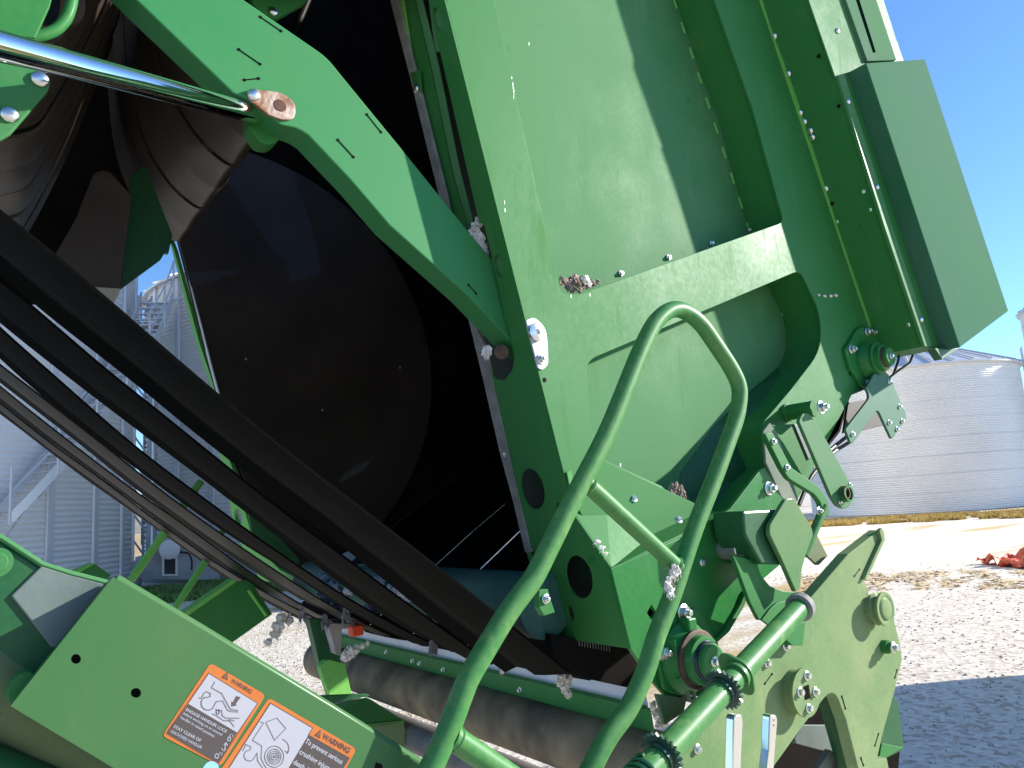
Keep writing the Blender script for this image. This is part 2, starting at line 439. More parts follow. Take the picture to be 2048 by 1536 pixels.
binE, cE = grain_bin(19.6, 2.5, 4.9, 16.5, .4, .3, 'unseen tall grain bin behind the gate, added to shade the stair bin', 26, 0, post_on=False)  # unseen bin, its height set to throw shade over the stair bin
binF, cF = grain_bin(53.5, 41.2, 5.6, 10.6, .02, .10, 'added grain bin at the right edge, put there to shade the squat bin', post_on=False, seams=True)  # added neighbour, placed to keep the sun off the squat bin
# eave bits, roof caps and ladder of bin C
def binC_extra():
    t = vdir(34.2)
    base = cC + (vdir(27.9+90)*5.25) - vdir(27.9)*.6
    parts = []
    for s in (-.22, .22):
        q = base+vdir(27.9)*s
        parts.append(sweep([Vector((q.x, q.y, .3)), Vector((q.x, q.y, 7.4))], .03, 6))
    for k in range(24):
        z = .6+k*.28
        parts.append(sweep([Vector((*(base+vdir(27.9)*-.22).xy, z)), Vector((*(base+vdir(27.9)*.22).xy, z))], .018, 5))
    join_mesh('ladder', parts, GALVP, binC)
    cap = cC - vdir(20)*3.4; cap.z = 6.57+1.05
    lathe('roof_vent', cap, Vector((0, 0, 1)), [(0, .28), (.75, .28), (.78, .36), (.9, .30), (1.0, .1)], ROOFM, binC, n=20)
    cap = cC - vdir(50)*4.3; cap.z = 6.57+.35
    lathe('roof_hatch', cap, Vector((0, 0, 1)), [(0, .3), (.3, .3), (.32, .34), (.38, .3)], GALVP, binC, n=20)
binC_extra()
# stair on bin A
def stairA():
    parts_s, parts_t, parts_r = [], [], []
    a0 = ph(24, -40.7, 5.5, -40); a1 = ph(24, -40.7, 5.5, 245)
    n = 30
    def pt(k, off, dz=0):
        a = a0+(a1-a0)*k/n; return Vector((cA.x+(5.5+off)*cos(a), cA.y+(5.5+off)*sin(a), 2.0+k*.20+dz))
    for off in (.25, 1.05):
        for k in range(n):
            p, q = pt(k, off), pt(k+1, off)
            parts_s.append(([p+Vector((0, 0, -.13)), q+Vector((0, 0, -.13)), q+Vector((0, 0, .13)), p+Vector((0, 0, .13)),
                             pt(k, off+.05, -.13), pt(k+1, off+.05, -.13), pt(k+1, off+.05, .13), pt(k, off+.05, .13)],
                            [(0, 1, 2, 3), (7, 6, 5, 4), (0, 4, 5, 1), (3, 2, 6, 7)]))
    st = empty('outside_stair', cA, None, None); st.parent = binA; st.location = (0, 0, 0)
    join_mesh('stringer', parts_s[:n], ROOFM, st); join_mesh('stringer', parts_s[n:], ROOFM, st)
    for k in range(n):
        p = pt(k, .27); q = pt(k, 1.07); p2 = pt(k+.9, .27); q2 = pt(k+.9, 1.07); p2.z = p.z; q2.z = q.z
        o = mesh_obj('tread', [p, q, q2, p2, p-Vector((0, 0, .03)), q-Vector((0, 0, .03)), q2-Vector((0, 0, .03)), p2-Vector((0, 0, .03))],
                 [(0, 1, 2, 3), (7, 6, 5, 4), (0, 4, 5, 1), (1, 5, 6, 2), (2, 6, 7, 3), (3, 7, 4, 0)], GALVP, st)
    for dz in (.55, 1.05):
        tube('stair_rail', [pt(k, 1.1, dz) for k in range(n+1)], .02, GALVP, st, n=6)
    for k in range(0, n+1, 5):
        tube('rail_post', [pt(k, 1.1, -.1), pt(k, 1.1, 1.05)], .028, GALVP, st, n=6)
    for k in range(2, n, 5):
        tube('stair_brace', [pt(k, .02, -.9), pt(k, 1.0, -.1)], .035, GALVP, st, n=6)
stairA()
# roof walkway, cap and top stair between bins A and B
def catwalk():
    base = PP(300, 650, (vdir(-24)*25+Vector((0, 0, 0)), vdir(-24)))
    root = empty('roof_walkway', (base.x, base.y, base.z), 'grey steel walkway with railings above the eave of the fan box bin', 'walkway')
    pl = (vdir(-24)*25, vdir(-24))
    def Q(x, y, d=0): return PP(x, y, pl)+vdir(-24)*d
    rails = [[(282, 640), (282, 603), (318, 608), (318, 645)], [(322, 642), (321, 611), (364, 594)], [(335, 635), (333, 606)], [(302, 640), (303, 592)], [(288, 610), (302, 598)], [(322, 624), (360, 610)]]
    for r in rails: tube('railing', [Q(*p) for p in r], .035, GALVP, root, n=6)
    prism3('deck', [Q(262, 643), (Q(322, 645)), Q(322, 652), Q(262, 650)], vdir(-24)*1.0, DSTEEL, root)
    for x in (268, 302): tube('tower_leg', [Q(x, 645), Q(x-6, 1120)], .06, GALVP, root, n=6)
    for k in range(9):
        y0 = 660+k*52; tube('tower_brace', [Q(268-k*.6, y0), Q(301-k*.6, y0+46)], .03, GALVP, root, n=5)
    lathe('motor', Q(297, 633), Vector((.3, 0, 1)), [(0, .14), (.35, .16), (.4, .1)], ROOFM, root, n=14)
    # round spout tank left of it
    t = empty('spout_drum', (base.x-1, base.y, base.z), 'round corrugated steel drum standing above the stair bin edge', 'drum')
    p = Q(247, 648, 1); 
    vs = []; prof = [(0, .40)] + [(.05*k, .40+.012*(k % 2)) for k in range(1, 22)] + [(1.1, .46), (1.15, .46), (1.25, .25)]
    lathe('drum_wall', p, Vector((-.05, 0, 1)), prof, GALV, t, n=28)
catwalk()
def fanbox():
    pl = (vdir(-22)*22.6, vdir(-22)); f = vdir(-22)
    root = empty('fan_box', PP(350, 1165, pl), 'white concrete fan box with a round motor on top, at the foot of the bin', 'fan box')
    def Q(x, y, d=0): return PP(x, y, pl)+f*d
    prism3('concrete_box', [Q(312, 1077), Q(362, 1070), Q(440, 1100), Q(440, 1160), Q(312, 1158)], f*1.2, CONC, root)
    prism3('ramp_wall', [Q(232, 1148), Q(272, 1120), Q(312, 1100), Q(312, 1156), Q(232, 1160)], f*.8, CONC, root)
    prism3('intake_frame', [Q(324, 1110), Q(356, 1110), Q(356, 1152), Q(324, 1152)], f*-.06, ROOFM, root, [[Q(329, 1117), Q(351, 1117), Q(351, 1148), Q(329, 1148)]])
    prism3('intake_screen', [Q(329, 1117), Q(351, 1117), Q(351, 1148), Q(329, 1148)], f*-.02, simple('dark_screen', (.05, .05, .05), .8), root)
    lathe('fan_motor', Q(341, 1098, .1), -f, [(0, .22), (.4, .22), (.42, .26), (.5, .26), (.52, .12)], GALVP, root, n=24)
    tube('power_cable', [Q(352, 1103), Q(378, 1106), Q(384, 1120), Q(383, 1140)], .025, HOSE, root, fil=.2, n=6)
fanbox()
# ladder cage strip on bin B left limb
def cageB():
    pl = (vdir(-26)*26.5, vdir(-26)); parts = []
    for x in (286, 296): parts.append(sweep([PP(x+8, 660, pl), PP(x-3, 1090, pl)], .03, 5))
    for k in range(42):
        y = 665+k*10; x = 288+8*(1-k/42)-3*k/42
        parts.append(sweep([PP(x, y, pl), PP(x+9, y, pl)], .03, 5))
    join_mesh('caged_ladder', parts, DSTEEL, binB)
cageB()
# grass in front of the bins
def grass(name, h0, h1, d0, d1, n, hgt, col, col2, label, cat='grass'):
    vs, fs = [], []
    for i in range(n):
        h = random.uniform(h0, h1); d = random.uniform(d0, d1)
        if noise.noise(Vector((h*.8, d*.9, 1))) < -.12: continue
        p = vdir(h)*d; p.z = 0; a = random.random()*pi; s = Vector((cos(a), sin(a), 0))*.035
        t = p+Vector((random.gauss(0, .09), random.gauss(0, .09), hgt*random.uniform(.4, 1.1)))
        o = len(vs); vs += [p-s, p+s, t]; fs.append((o, o+1, o+2))
    o = mesh_obj(name, vs, fs, simple(name+'_blade', col, .9, col2=col2, vscale=3)); setp(o, label, cat, kind='stuff')
grass('grass', -34, -17, 18.5, 22.6, 26000, .20, (.10, .22, .04), (.26, .34, .09), 'green grass in the shade along the foot of the bins')
grass('dry_grass', 17, 38, 30.5, 35, 26000, .16, (.42, .28, .07), (.58, .44, .15), 'dry yellow grass along the base of the squat bin')
grass('straw_litter', 19, 38, 12.4, 14.8, 2300, .022, (.62, .42, .20), (.74, .56, .30), 'dry straw litter in a band across the gravel', 'straw')

# loose stones on the gravel
def stones():
    vs, fs = [], []
    for i in range(7000):
        if random.random() < .72: h = random.uniform(-22, -6); d = random.uniform(5.5, 15)
        else: h = random.uniform(17, 37); d = random.uniform(3.2, 16)
        p = vdir(h)*d; r = random.uniform(.006, .02); o = len(vs)
        q = [p+Vector((random.uniform(.6, 1.2)*r*cos(a), random.uniform(.6, 1.2)*r*sin(a), 0)) for a in (0, 1.5, 3.1, 4.6)]
        vs += q + [p+Vector((0, 0, r*random.uniform(.5, 1)))]
        fs += [(o, o+1, o+4), (o+1, o+2, o+4), (o+2, o+3, o+4), (o+3, o, o+4)]
    o = mesh_obj('loose_stones', vs, fs, simple('stone', (.55, .50, .43), .9, col2=(.32, .26, .20), vscale=25)); setp(o, 'small loose stones scattered over the gravel', 'stones', kind='stuff')
stones()

# orange tarpaulin scrap
def tarp():
    vs, fs = [], []; n = 26
    c = PZ(2062, 1128, 0)
    ex, ey = R0, Vector((FWD.x, FWD.y, 0)).normalized()
    for j in range(n+1):
        for i in range(n+1):
            u, v = i/n*2-1, j/n*2-1
            r = 1+.35*noise.noise(Vector((u*1.3, v*1.3, 4)))
            z = max(0, .13*noise.noise(Vector((u*2.6, v*2.6, 1)))+.12*noise.noise(Vector((u*5.5, v*5, 8)))+.05)
            z += .30*math.exp(-((u-.15)**2+(v-.25)**2)/.05)
            vs.append(c+ex*u*.62*r+ey*v*.62*r+Vector((0, 0, z+.006)))
    for j in range(n):
        for i in range(n): fs.append((j*(n+1)+i, j*(n+1)+i+1, (j+1)*(n+1)+i+1, (j+1)*(n+1)+i))
    o = mesh_obj('tarpaulin', vs, fs, ORED, smooth=True); setp(o, 'crumpled orange red tarpaulin scrap lying on the gravel', 'tarpaulin')
    m = o.modifiers.new('thick', 'SOLIDIFY'); m.thickness = .004
tarp()
# unseen cotton modules, added off to the right to cast the gravel shadow
def modules():
    g = PZ(1900, 1392, 0); hs = Vector((SUN.x, SUN.y, 0)); L = 2.3/(SUN.z)*hs.length
    c0 = g + hs.normalized()*L
    fx = Vector((FWD.x, FWD.y, 0)).normalized()
    for k in range(4):
        c = c0 + R0*(2.5*k-2.0) - fx*1.25
        r = lathe('shadow_cotton_module', Vector((c.x, c.y, 1.15))-R0*1.15, R0, [(0, .2), (0, 1.12), (.04, 1.15), (2.26, 1.15), (2.3, 1.12), (2.3, .2)], YELP, n=40)
        setp(r, 'unseen wrapped cotton module added for its ground shadow, %s of the row' % ('first', 'second', 'third', 'last')[k], 'cotton module', 'unseen cotton modules added to cast a shadow')
modules()

# ================================================================== the harvester
YG = 1.42
M = empty('cotton_harvester', (1.6, 2.2, 0), 'green cotton harvester seen from the side with its module chamber gate open', 'harvester')
F1_, F2_ = P(885, 0, YG), P(1120, 915, YG)
_n = Vector((0, 1, 0)).cross(F2_-F1_).normalized()
SP = (F1_, _n)
def spoff(d): return (SP[0]+Vector((d, 0, 0)), SP[1])
YN = PP(1240, 1190, SP).y
print('YN', YN)

# ---- gate side frame with its two windows
win1 = rnd([(940, -220), (1105, 525), (1122, 590, 26), (1160, 588), (1568, 444, 14), (1506, 219), (1429, 0), (1352, -220)])
win2 = rnd([(1172, 722, 22), (1600, 540, 16), (1641, 626, 30), (1643, 700, 40), (1583, 778), (1521, 851, 10), (1528, 935), (1460, 1020), (1442, 1032), (1205, 919), (1182, 860)])
side = prism('gate_side_frame', [(838, -220), (1446, -220), (1521, 0), (1741, 652), (1757, 690), (1740, 775), (1703, 790), (1655, 881), (1600, 990), (1560, 1060), (1400, 1110), (1180, 1060), (1137, 982), (1120, 915)],
             YG, .008, GREEN, M, [win1, win2], bevel=.002)
prism('frame_body', [(915, -220), (1446, -220), (1521, 0), (1741, 652), (1757, 690), (1740, 775), (1703, 790), (1655, 881), (1600, 990), (1560, 1060), (1400, 1110), (1230, 1060), (1195, 982), (1165, 880), (940, 0)],
             YG+.008, .144, GREEN, M, [win1, win2], bevel=0)
rec = prism('recess_panel', [(800, -220), (1400, -220), (1500, 219), (1660, 700), (1600, 900), (1400, 1050), (1130, 960)], YG+.153, .012, GREEN_D, M, bevel=0)
# weld seam stitches where the recess meets the frame wall
for k in range(11):
    a = Vector((1333, -30)); b = Vector((1497, 470)); 
    t0 = -.05+k*.1; t1 = t0+.045
    p, q = a.lerp(b, t0), a.lerp(b, t1)
    tube('weld_bead', [P(p.x+5, p.y, YG+.1515), P(q.x+5, q.y, YG+.1515)], .004, GREEN_LIT, rec, n=6)
for (x0, y0, x1, y1) in ((1556, 600, 1566, 632), (1576, 678, 1584, 704)):
    tube('weld_bead', [P(x0, y0, YG+.150), P(x1, y1, YG+.150)], .0035, GREEN_LIT, rec, n=6)
for x, y in ((1240, 549), (1335, 517), (1421, 489), (1497, 462)):
    fast(rec, P(x+2, y-2, YG+.15), .010, 'bolt')
for x, y in ((1567, 710), (1508, 777), (1440, 852), (1365, 937)): fast(rec, P(x, y, YG+.17), .011, 'bolt')
# dark diagonal floor of the lower window
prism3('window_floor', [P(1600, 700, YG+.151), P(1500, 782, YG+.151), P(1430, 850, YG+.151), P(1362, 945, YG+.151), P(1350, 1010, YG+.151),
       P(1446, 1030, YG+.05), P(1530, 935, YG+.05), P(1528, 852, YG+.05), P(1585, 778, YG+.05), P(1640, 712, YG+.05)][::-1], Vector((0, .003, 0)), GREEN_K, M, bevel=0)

# ---- front strip of the gate (faces the chamber opening)
strip_out = [(838, -130), (872, -60), (889, 0), (1120, 915), (1137, 982), (1152, 1035), (1222, 1136), (1240, 1200), (1261, 1298), (1094, 1272), (1091, 1196), (1058, 1099),
             (1047, 1040), (1026, 953), (1013, 879), (982, 760), (970, 722), (976, 737), (991, 758), (1009, 761), (1025, 740), (1029, 714), (1020, 670), (1009, 637), (988, 529), (968, 450), (958, 444), (927, 308), (883, 116), (857, 0), (828, -120)]
strip_out = [p for p in strip_out if p not in ((970, 722),)]
slot = lambda cx, cy, rx, ry: ell(cx, cy, rx, ry, 22, -14)
stp = plprism('gate_front_strip', strip_out, SP, .006, GREEN, M,
              [slot(875.5, 39, 9.5, 25), slot(998, 532, 9.5, 23), slot(1065, 978, 23, 42), slot(1158, 1154, 26, 44), slot(1141, 1226, 6, 16), slot(1005, 880, 6, 17), slot(1063, 1112, 8, 18), slot(1117, 1016, 5, 11)], bevel=.0015)
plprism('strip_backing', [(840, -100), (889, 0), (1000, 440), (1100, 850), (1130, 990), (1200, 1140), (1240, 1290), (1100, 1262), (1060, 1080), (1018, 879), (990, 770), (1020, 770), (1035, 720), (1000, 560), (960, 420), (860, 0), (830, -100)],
        spoff(.06), .004, simple('unlit_green', (.004, .02, .008), .6), M, bevel=0)  # near-black green: the shade behind the holes put into the colour
plprism('slot_cover', [(855, -20), (893, -10), (905, 100), (870, 105)], spoff(.010), .004, GREEN_D, M, bevel=0)
plprism('slot_cover', [(982, 500), (1008, 500), (1020, 566), (992, 570)], spoff(.010), .004, GREEN_D, M, bevel=0)
plprism('pocket', [(830, -120), (860, 0), (965, 440), (1022, 670), (1035, 720), (1024, 768), (985, 770), (955, 700), (940, 600), (905, 400), (830, 0), (800, -120)], spoff(.12), .004, simple('unlit_green', (.004, .02, .008), .6), M, bevel=0)  # dark sheet, shade inside the slot painted as near-black green
fast(stp, PP(1011, 909, SP), .010, 'rivet', -_n if _n.x > 0 else _n)
# grey rubber edge and inner channels
plprism('edge_seal', [(770, -60), (780, 0), (821, 160), (876, 386), (906, 520), (942, 661), (966, 760), (998, 900), (1025, 1000), (1050, 1105), (1062, 1105), (1049, 1045), (1027, 955), (1012, 885), (980, 743), (969, 690), (955, 661), (918, 520), (890, 386), (833, 160), (794, 0), (782, -60)],
        spoff(-.004), .01, GREYR, M, bevel=.001)
plprism('inner_channel', [(783, -60), (796, 0), (835, 160), (893, 386), (925, 500), (935, 455), (905, 350), (862, 140), (829, 0), (815, -60)], spoff(.012), .006, GREEN, M)
plprism('inner_channel', [(817, -60), (831, 0), (864, 140), (907, 350), (940, 470), (950, 470), (915, 330), (875, 130), (843, 0), (828, -60)], spoff(.002), .006, GREEN_D, M)
plprism('inner_channel', [(800, 0), (806, 0), (826, 130), (820, 130)], spoff(.004), .006, GREEN_LIT, M)
fl = plprism('latch_tab', [(818, 145), (838, 140), (842, 185), (828, 175)], spoff(-.004), .006, GREEN, M)
fast(fl, PP(832, 178, spoff(-.006)), .011, 'rivet', -_n if _n.x > 0 else _n)

# ---- stepped outer boxes of the gate
Y1, Y2 = YG-.165, YG-.232
b1 = prism('outer_box', [(1548, -220), (1615, 0), (1671, 155), (1764, 450), (1846, 693), (1876, 699), (1895, 690), (1990, 640), (1800, 100), (1695, -220)], Y1, .165, GREEN, M, bevel=.002)
prism('edge_flange', [(1448, -220), (1454, -220), (1675, 440), (1748, 652), (1741, 655), (1668, 440), (1521, 0)], YG-.006, .006, GREEN_LIT, M, bevel=0)
prism('raised_lip', [(1676, 151), (1689, 149), (1784, 450), (1864, 693), (1850, 693), (1768, 450)], Y1-.012, .012, GREEN_D, M)
b2 = prism('cover_box', [(1732, 126), (1850, 118), (1936, 376), (2017, 622), (1920, 695), (1840, 450)], Y2-.004, .075, paint('cover_paint', .45, base=(.014, .13, .045), dustcol=(.075, .155, .115), scuff=.9, rough=.8, coat=0, spec=.07), M, bevel=.003)
prism('cover_tail', [(1870, 697), (1920, 696), (1885, 719)], Y1-.03, .03, GREEN_K, M)
prism('upper_box', [(1604, -220), (1692, -220), (1692, -2), (1735, 122), (1733, 128), (1685, 151), (1671, 155), (1618, 2)], Y1-.006, .006, GREEN_D, M)
ub = prism('rear_panel', [(1640, -220), (1692, 0), (1735, 122), (1793, 120), (1753, 0), (1690, -220)], Y1-.02, .02, paint('rear_panel_paint', .5, dustcol=(.12, .19, .14), rough=.8, coat=0, spec=.07), M)
prism('groove', rnd([(1700, -60), (1713, 0), (1747, 105, 4), (1752, 105, 4), (1719, 0), (1706, -60)]), Y1-.0215, .002, simple('groove_shade', (.002, .006, .005), .95, spec=0), ub, bevel=0)  # flat dark strip: the shadow of a groove painted on the panel
# holes (recessed plugs) and bolts on the dark wall of the outer box: it faces the chamber side
wa, wb = P(1615, 0, Y1), P(1846, 693, Y1)
WN = Vector((0, 1, 0)).cross(wb-wa).normalized(); WP = (wa, WN)
if WN.x > 0: WNo = -WN
else: WNo = WN
for x, y in ((1543, 76), (1576, 148), (1594, 229), (1608, 244), (1620, 262), (1624, 275), (1645, 380), (1675, 444), (1741, 420), (1775, 517), (1695, 530), (1707, 537), (1817, 649)):
    p = PP(x, y, (P(1615, 0, YG)*0+P(1521, 0, YG), Vector((0, 1, 0)).cross(P(1741, 652, YG)-P(1521, 0, YG)).normalized()))
    p.y = min(max(p.y, Y1+.006), YG-.004)
    fast(b1, PP(x, y, WP) if p.y < Y1 else p, .013, 'rivet', WNo)
WP2 = (P(1570, 77, YG), WN)
for x, y in ((1638, 112), (1678, 212), (1665, 407), (1720, 454)):
    o = PP(x, y, WP) + WNo*.002
    lathe('bolt_hole', o, WNo, [(0, .007), (.001, .007)], BLACK, b1, n=12)
lathe('bolt_hole', PP(1728, 383, WP)+WNo*.002, WNo, [(0, .007), (.001, .007)], simple('pale_plug', (.7, .75, .75), .5), b1, n=12)
for x, y, Yq in ((1675, 62, Y1-.008), (1697, 203, Y1-.013), (1755, 374, Y1-.013), (1843, 639, Y1-.013)):
    fast(b1, P(x, y, Yq), .011, 'rivet')
# ---- twin latch ram plate on the fold
lp = prism('pin_plate', rnd([(1052, 640, 3), (1068, 633, 16), (1092, 655, 18), (1096, 690), (1097, 730, 12), (1085, 741, 9), (1076, 736, 4)]), YG-.006, .006, DSTEEL, M)
lp.data.materials[0] = simple('bright_plate', (.42, .43, .46), .45, .4, bump=.1, bscale=80)
lathe('pin_head', P(1071, 665, YG-.006), Vector((0, -1, 0)), [(0, .024), (.008, .024), (.010, .018), (.012, .007), (.004, .007)], STEEL, lp, n=24)
fast(lp, P(1082, 718, YG-.006), .014, 'nut')
lathe('bolt_hole', P(1089, 760, YG), Vector((0, -1, 0)), [(0, .006), (.001, .006)], BLACK, side, n=14)
for x, y in ((1300, 240),): pass

# ---- lower roller housing
Av, Bv = PP(1152, 1035, SP), PP(1222, 1136, SP)
Cv, C2v = P(1363, 1073, YN), P(1442, 1030, YN)
Dv, Ev, Fv = P(1389, 1002, YG+.10), P(1205, 919, YG+.10), PP(1134, 944, SP)
o = mesh_obj('housing_lid', [Av, Bv, Cv, C2v, Dv, Ev, Fv], [(1, 2, 3, 4), (1, 4, 5), (0, 1, 5), (0, 5, 6)], GREEN, M)
m_ = o.modifiers.new('thick', 'SOLIDIFY'); m_.thickness = .004
lidn = (Cv-Bv).cross(Ev-Bv).normalized()
if lidn.z < 0: lidn = -lidn
for x, y in ((1265, 1000), (1355, 1042)):
    d = ray(x, y); p = EYE+d*((Cv-EYE).dot(lidn)/d.dot(lidn)); fast(o, p+lidn*.004, .011, 'bolt', lidn)
# lower side plate
lsp = prism('lower_side_plate', [(1222, 1137), (1363, 1075), (1442, 1030), (1461, 1017), (1521, 939), (1530, 935), (1564, 997), (1600, 1060), (1560, 1130), (1500, 1180), (1489, 1212), (1459, 1263), (1436, 1284), (1446, 1330), (1400, 1392), (1340, 1402), (1300, 1356), (1262, 1299)],
            YN, .012, GREEN_C, M, [[(1303, 1210), (1313, 1226), (1303, 1240), (1294, 1226)]], bevel=.0015)
prism('plate_edge_bar', [(1436, 1284), (1459, 1263), (1489, 1212), (1500, 1180), (1493, 1180), (1482, 1208), (1453, 1258), (1430, 1279)], YN-.012, .012, GREEN, M)
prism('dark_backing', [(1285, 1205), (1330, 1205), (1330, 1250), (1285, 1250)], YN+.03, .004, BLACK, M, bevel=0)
fast(lsp, P(1405, 1125, YN), .011, 'bolt')
fast(lsp, P(1537, 977, YN), .021, 'nut')
lathe('spacer', P(1446, 1098, YN), Vector((0, -1, 0)), [(0, .028), (.055, .028)], DSTEEL, lsp, n=28)
fast(lsp, P(1446, 1098, YN)+Vector((0, -.055, 0)), .029, 'nut')
fast(lsp, P(1366, 1225, YN-.018), .021, 'nut'); fast(lsp, P(1326, 1305, YN-.018), .021, 'nut')
lathe('spacer', P(1365, 1388, YN), Vector((0, -1, 0)), [(0, .016), (.03, .016), (.03, .009), (.02, .009)], STEEL, lsp, n=22)
def bearing(px, py, Y, s, name, boltpts, mats):
    c = P(px, py, Y); root = lathe(name, c, Vector((0, -1, 0)), [(0, .085*s), (.012, .085*s), (.03, .07*s), (.038, .066*s)], GREEN_C, M, n=36)
    lathe('bearing_ring', c+Vector((0, -.038, 0)), Vector((0, -1, 0)), [(0, .066*s), (.004, .069*s), (.012, .069*s), (.014, .063*s)], mats[0], root, n=36)
    lathe('inner_sleeve', c+Vector((0, -.052, 0)), Vector((0, -1, 0)), [(0, .058*s), (.018, .056*s), (.020, .048*s)], GREEN_C, root, n=36)
    lathe('shaft_collar', c+Vector((0, -.072, 0)), Vector((0, -1, 0)), [(0, .046*s), (.008, .044*s)], mats[1], root, n=36)
    lathe('shaft_end', c+Vector((0, -.080, 0)), Vector((0, -1, 0)), [(0, .041*s), (.010, .041*s), (.014, .036*s)], GREEN, root, n=36)
    fast(root, c+Vector((0, -.094, 0)), .013*s, 'bolt')
    return root
RUSTD = simple('rusty_ring', (.045, .030, .022), .6, .2, col2=(.10, .055, .035), vscale=40)
BLUEK = simple('dark_blue_seal', (.01, .012, .05), .35)
br1 = bearing(1368, 1314, YN-.01, 1.02, 'flange_bearing', None, (RUSTD, BLUEK))
prism('bearing_flange', rnd([(1345, 1222, 14), (1395, 1215, 16), (1440, 1290, 20), (1432, 1345, 12), (1375, 1395, 14), (1330, 1382, 12), (1310, 1300, 14)]), YN-.014, .014, GREEN_C, M, bevel=.003)
for a in (80, 150, 215): 
    c = P(1368, 1314, YN-.02); v = Vector((cos(radians(a)), 0, sin(radians(a))))
    mesh_obj('bearing_rib', *boxv(c+v*.05-Vector((.012, .03, .012)), c+v*.083+Vector((.012, .004, .012))), GREEN_C, br1, bevel=.004)
# upper bearing
bf = prism('bearing_flange', rnd([(1716, 655, 9), (1738, 652, 9), (1752, 668), (1772, 700), (1745, 776, 10), (1726, 775, 10), (1700, 735), (1690, 696, 10), (1700, 684)]), YG-.014, .014, GREEN_C, M, bevel=.003)
br2 = bearing(1733, 722, YG-.012, .86, 'flange_bearing', None, (GREEN, RUSTD))
fast(bf, P(1734, 663, YG-.016), .018, 'nut'); fast(bf, P(1702, 699, YG-.016), .018, 'nut'); fast(bf, P(1736, 766, YG-.016), .019, 'nut'); fast(bf, P(1750, 664, YG-.016), .012, 'bolt')
prism('slot_hole', [(1697, 737), (1703, 733), (1707, 748), (1700, 751)], YG-.002, .002, BLACK, side, bevel=0)
# hanging bracket with its bolts
hb = prism('hanging_bracket', rnd([(1732, 776), (1750, 745), (1766, 739), (1777, 749), (1786, 766), (1813, 829, 5), (1813, 838, 4), (1786, 877, 2), (1783, 877, 2), (1758, 823, 6), (1752, 821, 6), (1707, 886, 3), (1702, 887, 3), (1691, 859, 3), (1738, 798, 6), (1738, 788, 6)]), YG-.05, .010, paint('bracket_paint', .2, base=(.015, .12, .06), dustcol=(.15, .22, .17)), M)
prism('bracket_web', [(1697, 805), (1736, 798), (1772, 850), (1728, 860), (1688, 866)], YG+.06, .01, simple('shadowed_brown', (.03, .02, .018), .6), M)  # shadowed thing behind the bracket, its shade painted brown-black
for x, y, k in ((1799, 813, 'bolt'), (1804, 842, 'bolt'), (1778, 845, 'bolt'), (1794, 858, 'bolt'), (1705, 868, 'bolt'), (1778, 763, 'bolt')): fast(hb, P(x, y, YG-.05), .010, k)
for pts in ([(1800, 695), (1797, 720), (1790, 740), (1786, 750)], [(1830, 697), (1820, 725), (1796, 742), (1787, 748)], [(1785, 750), (1778, 756), (1783, 762)]):
    tube('hose', [P(x, y, YG-.03) for x, y in pts], .0045, HOSE, M, fil=.02, n=8)
for pts in ([(1700, 868), (1660, 900), (1610, 950)], [(1706, 880), (1665, 905), (1620, 955), (1598, 1010)]):
    tube('hose', [P(x, y, YG+.05) for x, y in pts], .007, HOSE, M, fil=.04, n=8)
# hinge links and lever of the gate latch
prism('pale_web', [(1527, 862), (1540, 845), (1556, 868), (1597, 1000), (1588, 1012), (1566, 1000), (1532, 925)], YG-.06, .008, PALE, M)
prism('green_web', [(1540, 850), (1590, 848), (1622, 912), (1612, 944), (1604, 952), (1586, 940)], YG-.045, .006, GREEN, M)
prism('grey_web', [(1588, 848), (1606, 852), (1626, 908), (1618, 920)], YG-.05, .006, GREYP, M)
link = prism('link_plate', rnd([(1598, 842, 4), (1606, 826, 6), (1618, 826, 6), (1637, 852), (1699, 963, 8), (1705, 990, 8), (1702, 1010, 8), (1690, 1019, 8), (1674, 1011, 6), (1662, 991)]), YG-.11, .012, paint('link_paint', .35, dustcol=(.2, .25, .18)), M, bevel=.002)
lathe('link_boss', P(1686, 988, YG-.11), Vector((0, -1, 0)), [(0, .026), (.022, .026), (.022, .020), (.0, .020)], GREEN, link, n=26)
lathe('bushing', P(1690, 986, YG-.125), Vector((0, -1, 0)), [(0, .019), (.008, .019), (.008, .015), (.0, .015)], RUSTD, link, n=22)
fast(link, P(1680, 1004, YG-.112), .008, 'bolt'); fast(link, P(1700, 970, YG-.112), .007, 'bolt')
lathe('pivot_tube', P(1572, 826, YG), Vector((0, -1, 0)), [(0, .030), (.01, .030), (.012, .026), (.105, .026)], GREEN, M, n=26)
fast(link, P(1572, 826, YG)+Vector((.0, -.125, 0)), .022, 'nut')
lev = prism('lever_bar', rnd([(1530, 868, 4), (1545, 864, 4), (1584, 936, 6), (1640, 974, 14), (1657, 1002, 8), (1659, 1032, 5), (1650, 1034, 3), (1641, 1004, 8), (1628, 988), (1578, 958, 8), (1564, 936)]), YG-.12, .018, GREEN, M, bevel=.003)
fast(lev, P(1547, 883, YG-.122), .010, 'bolt'); fast(lev, P(1574, 935, YG-.122), .010, 'bolt')
tube('lever_rod', [P(1649, 1012, YG-.115), P(1608, 1110, YG-.10)], .013, GREEN_T, M)
fast(lev, P(1637, 1022, YG-.115), .012, 'nut')
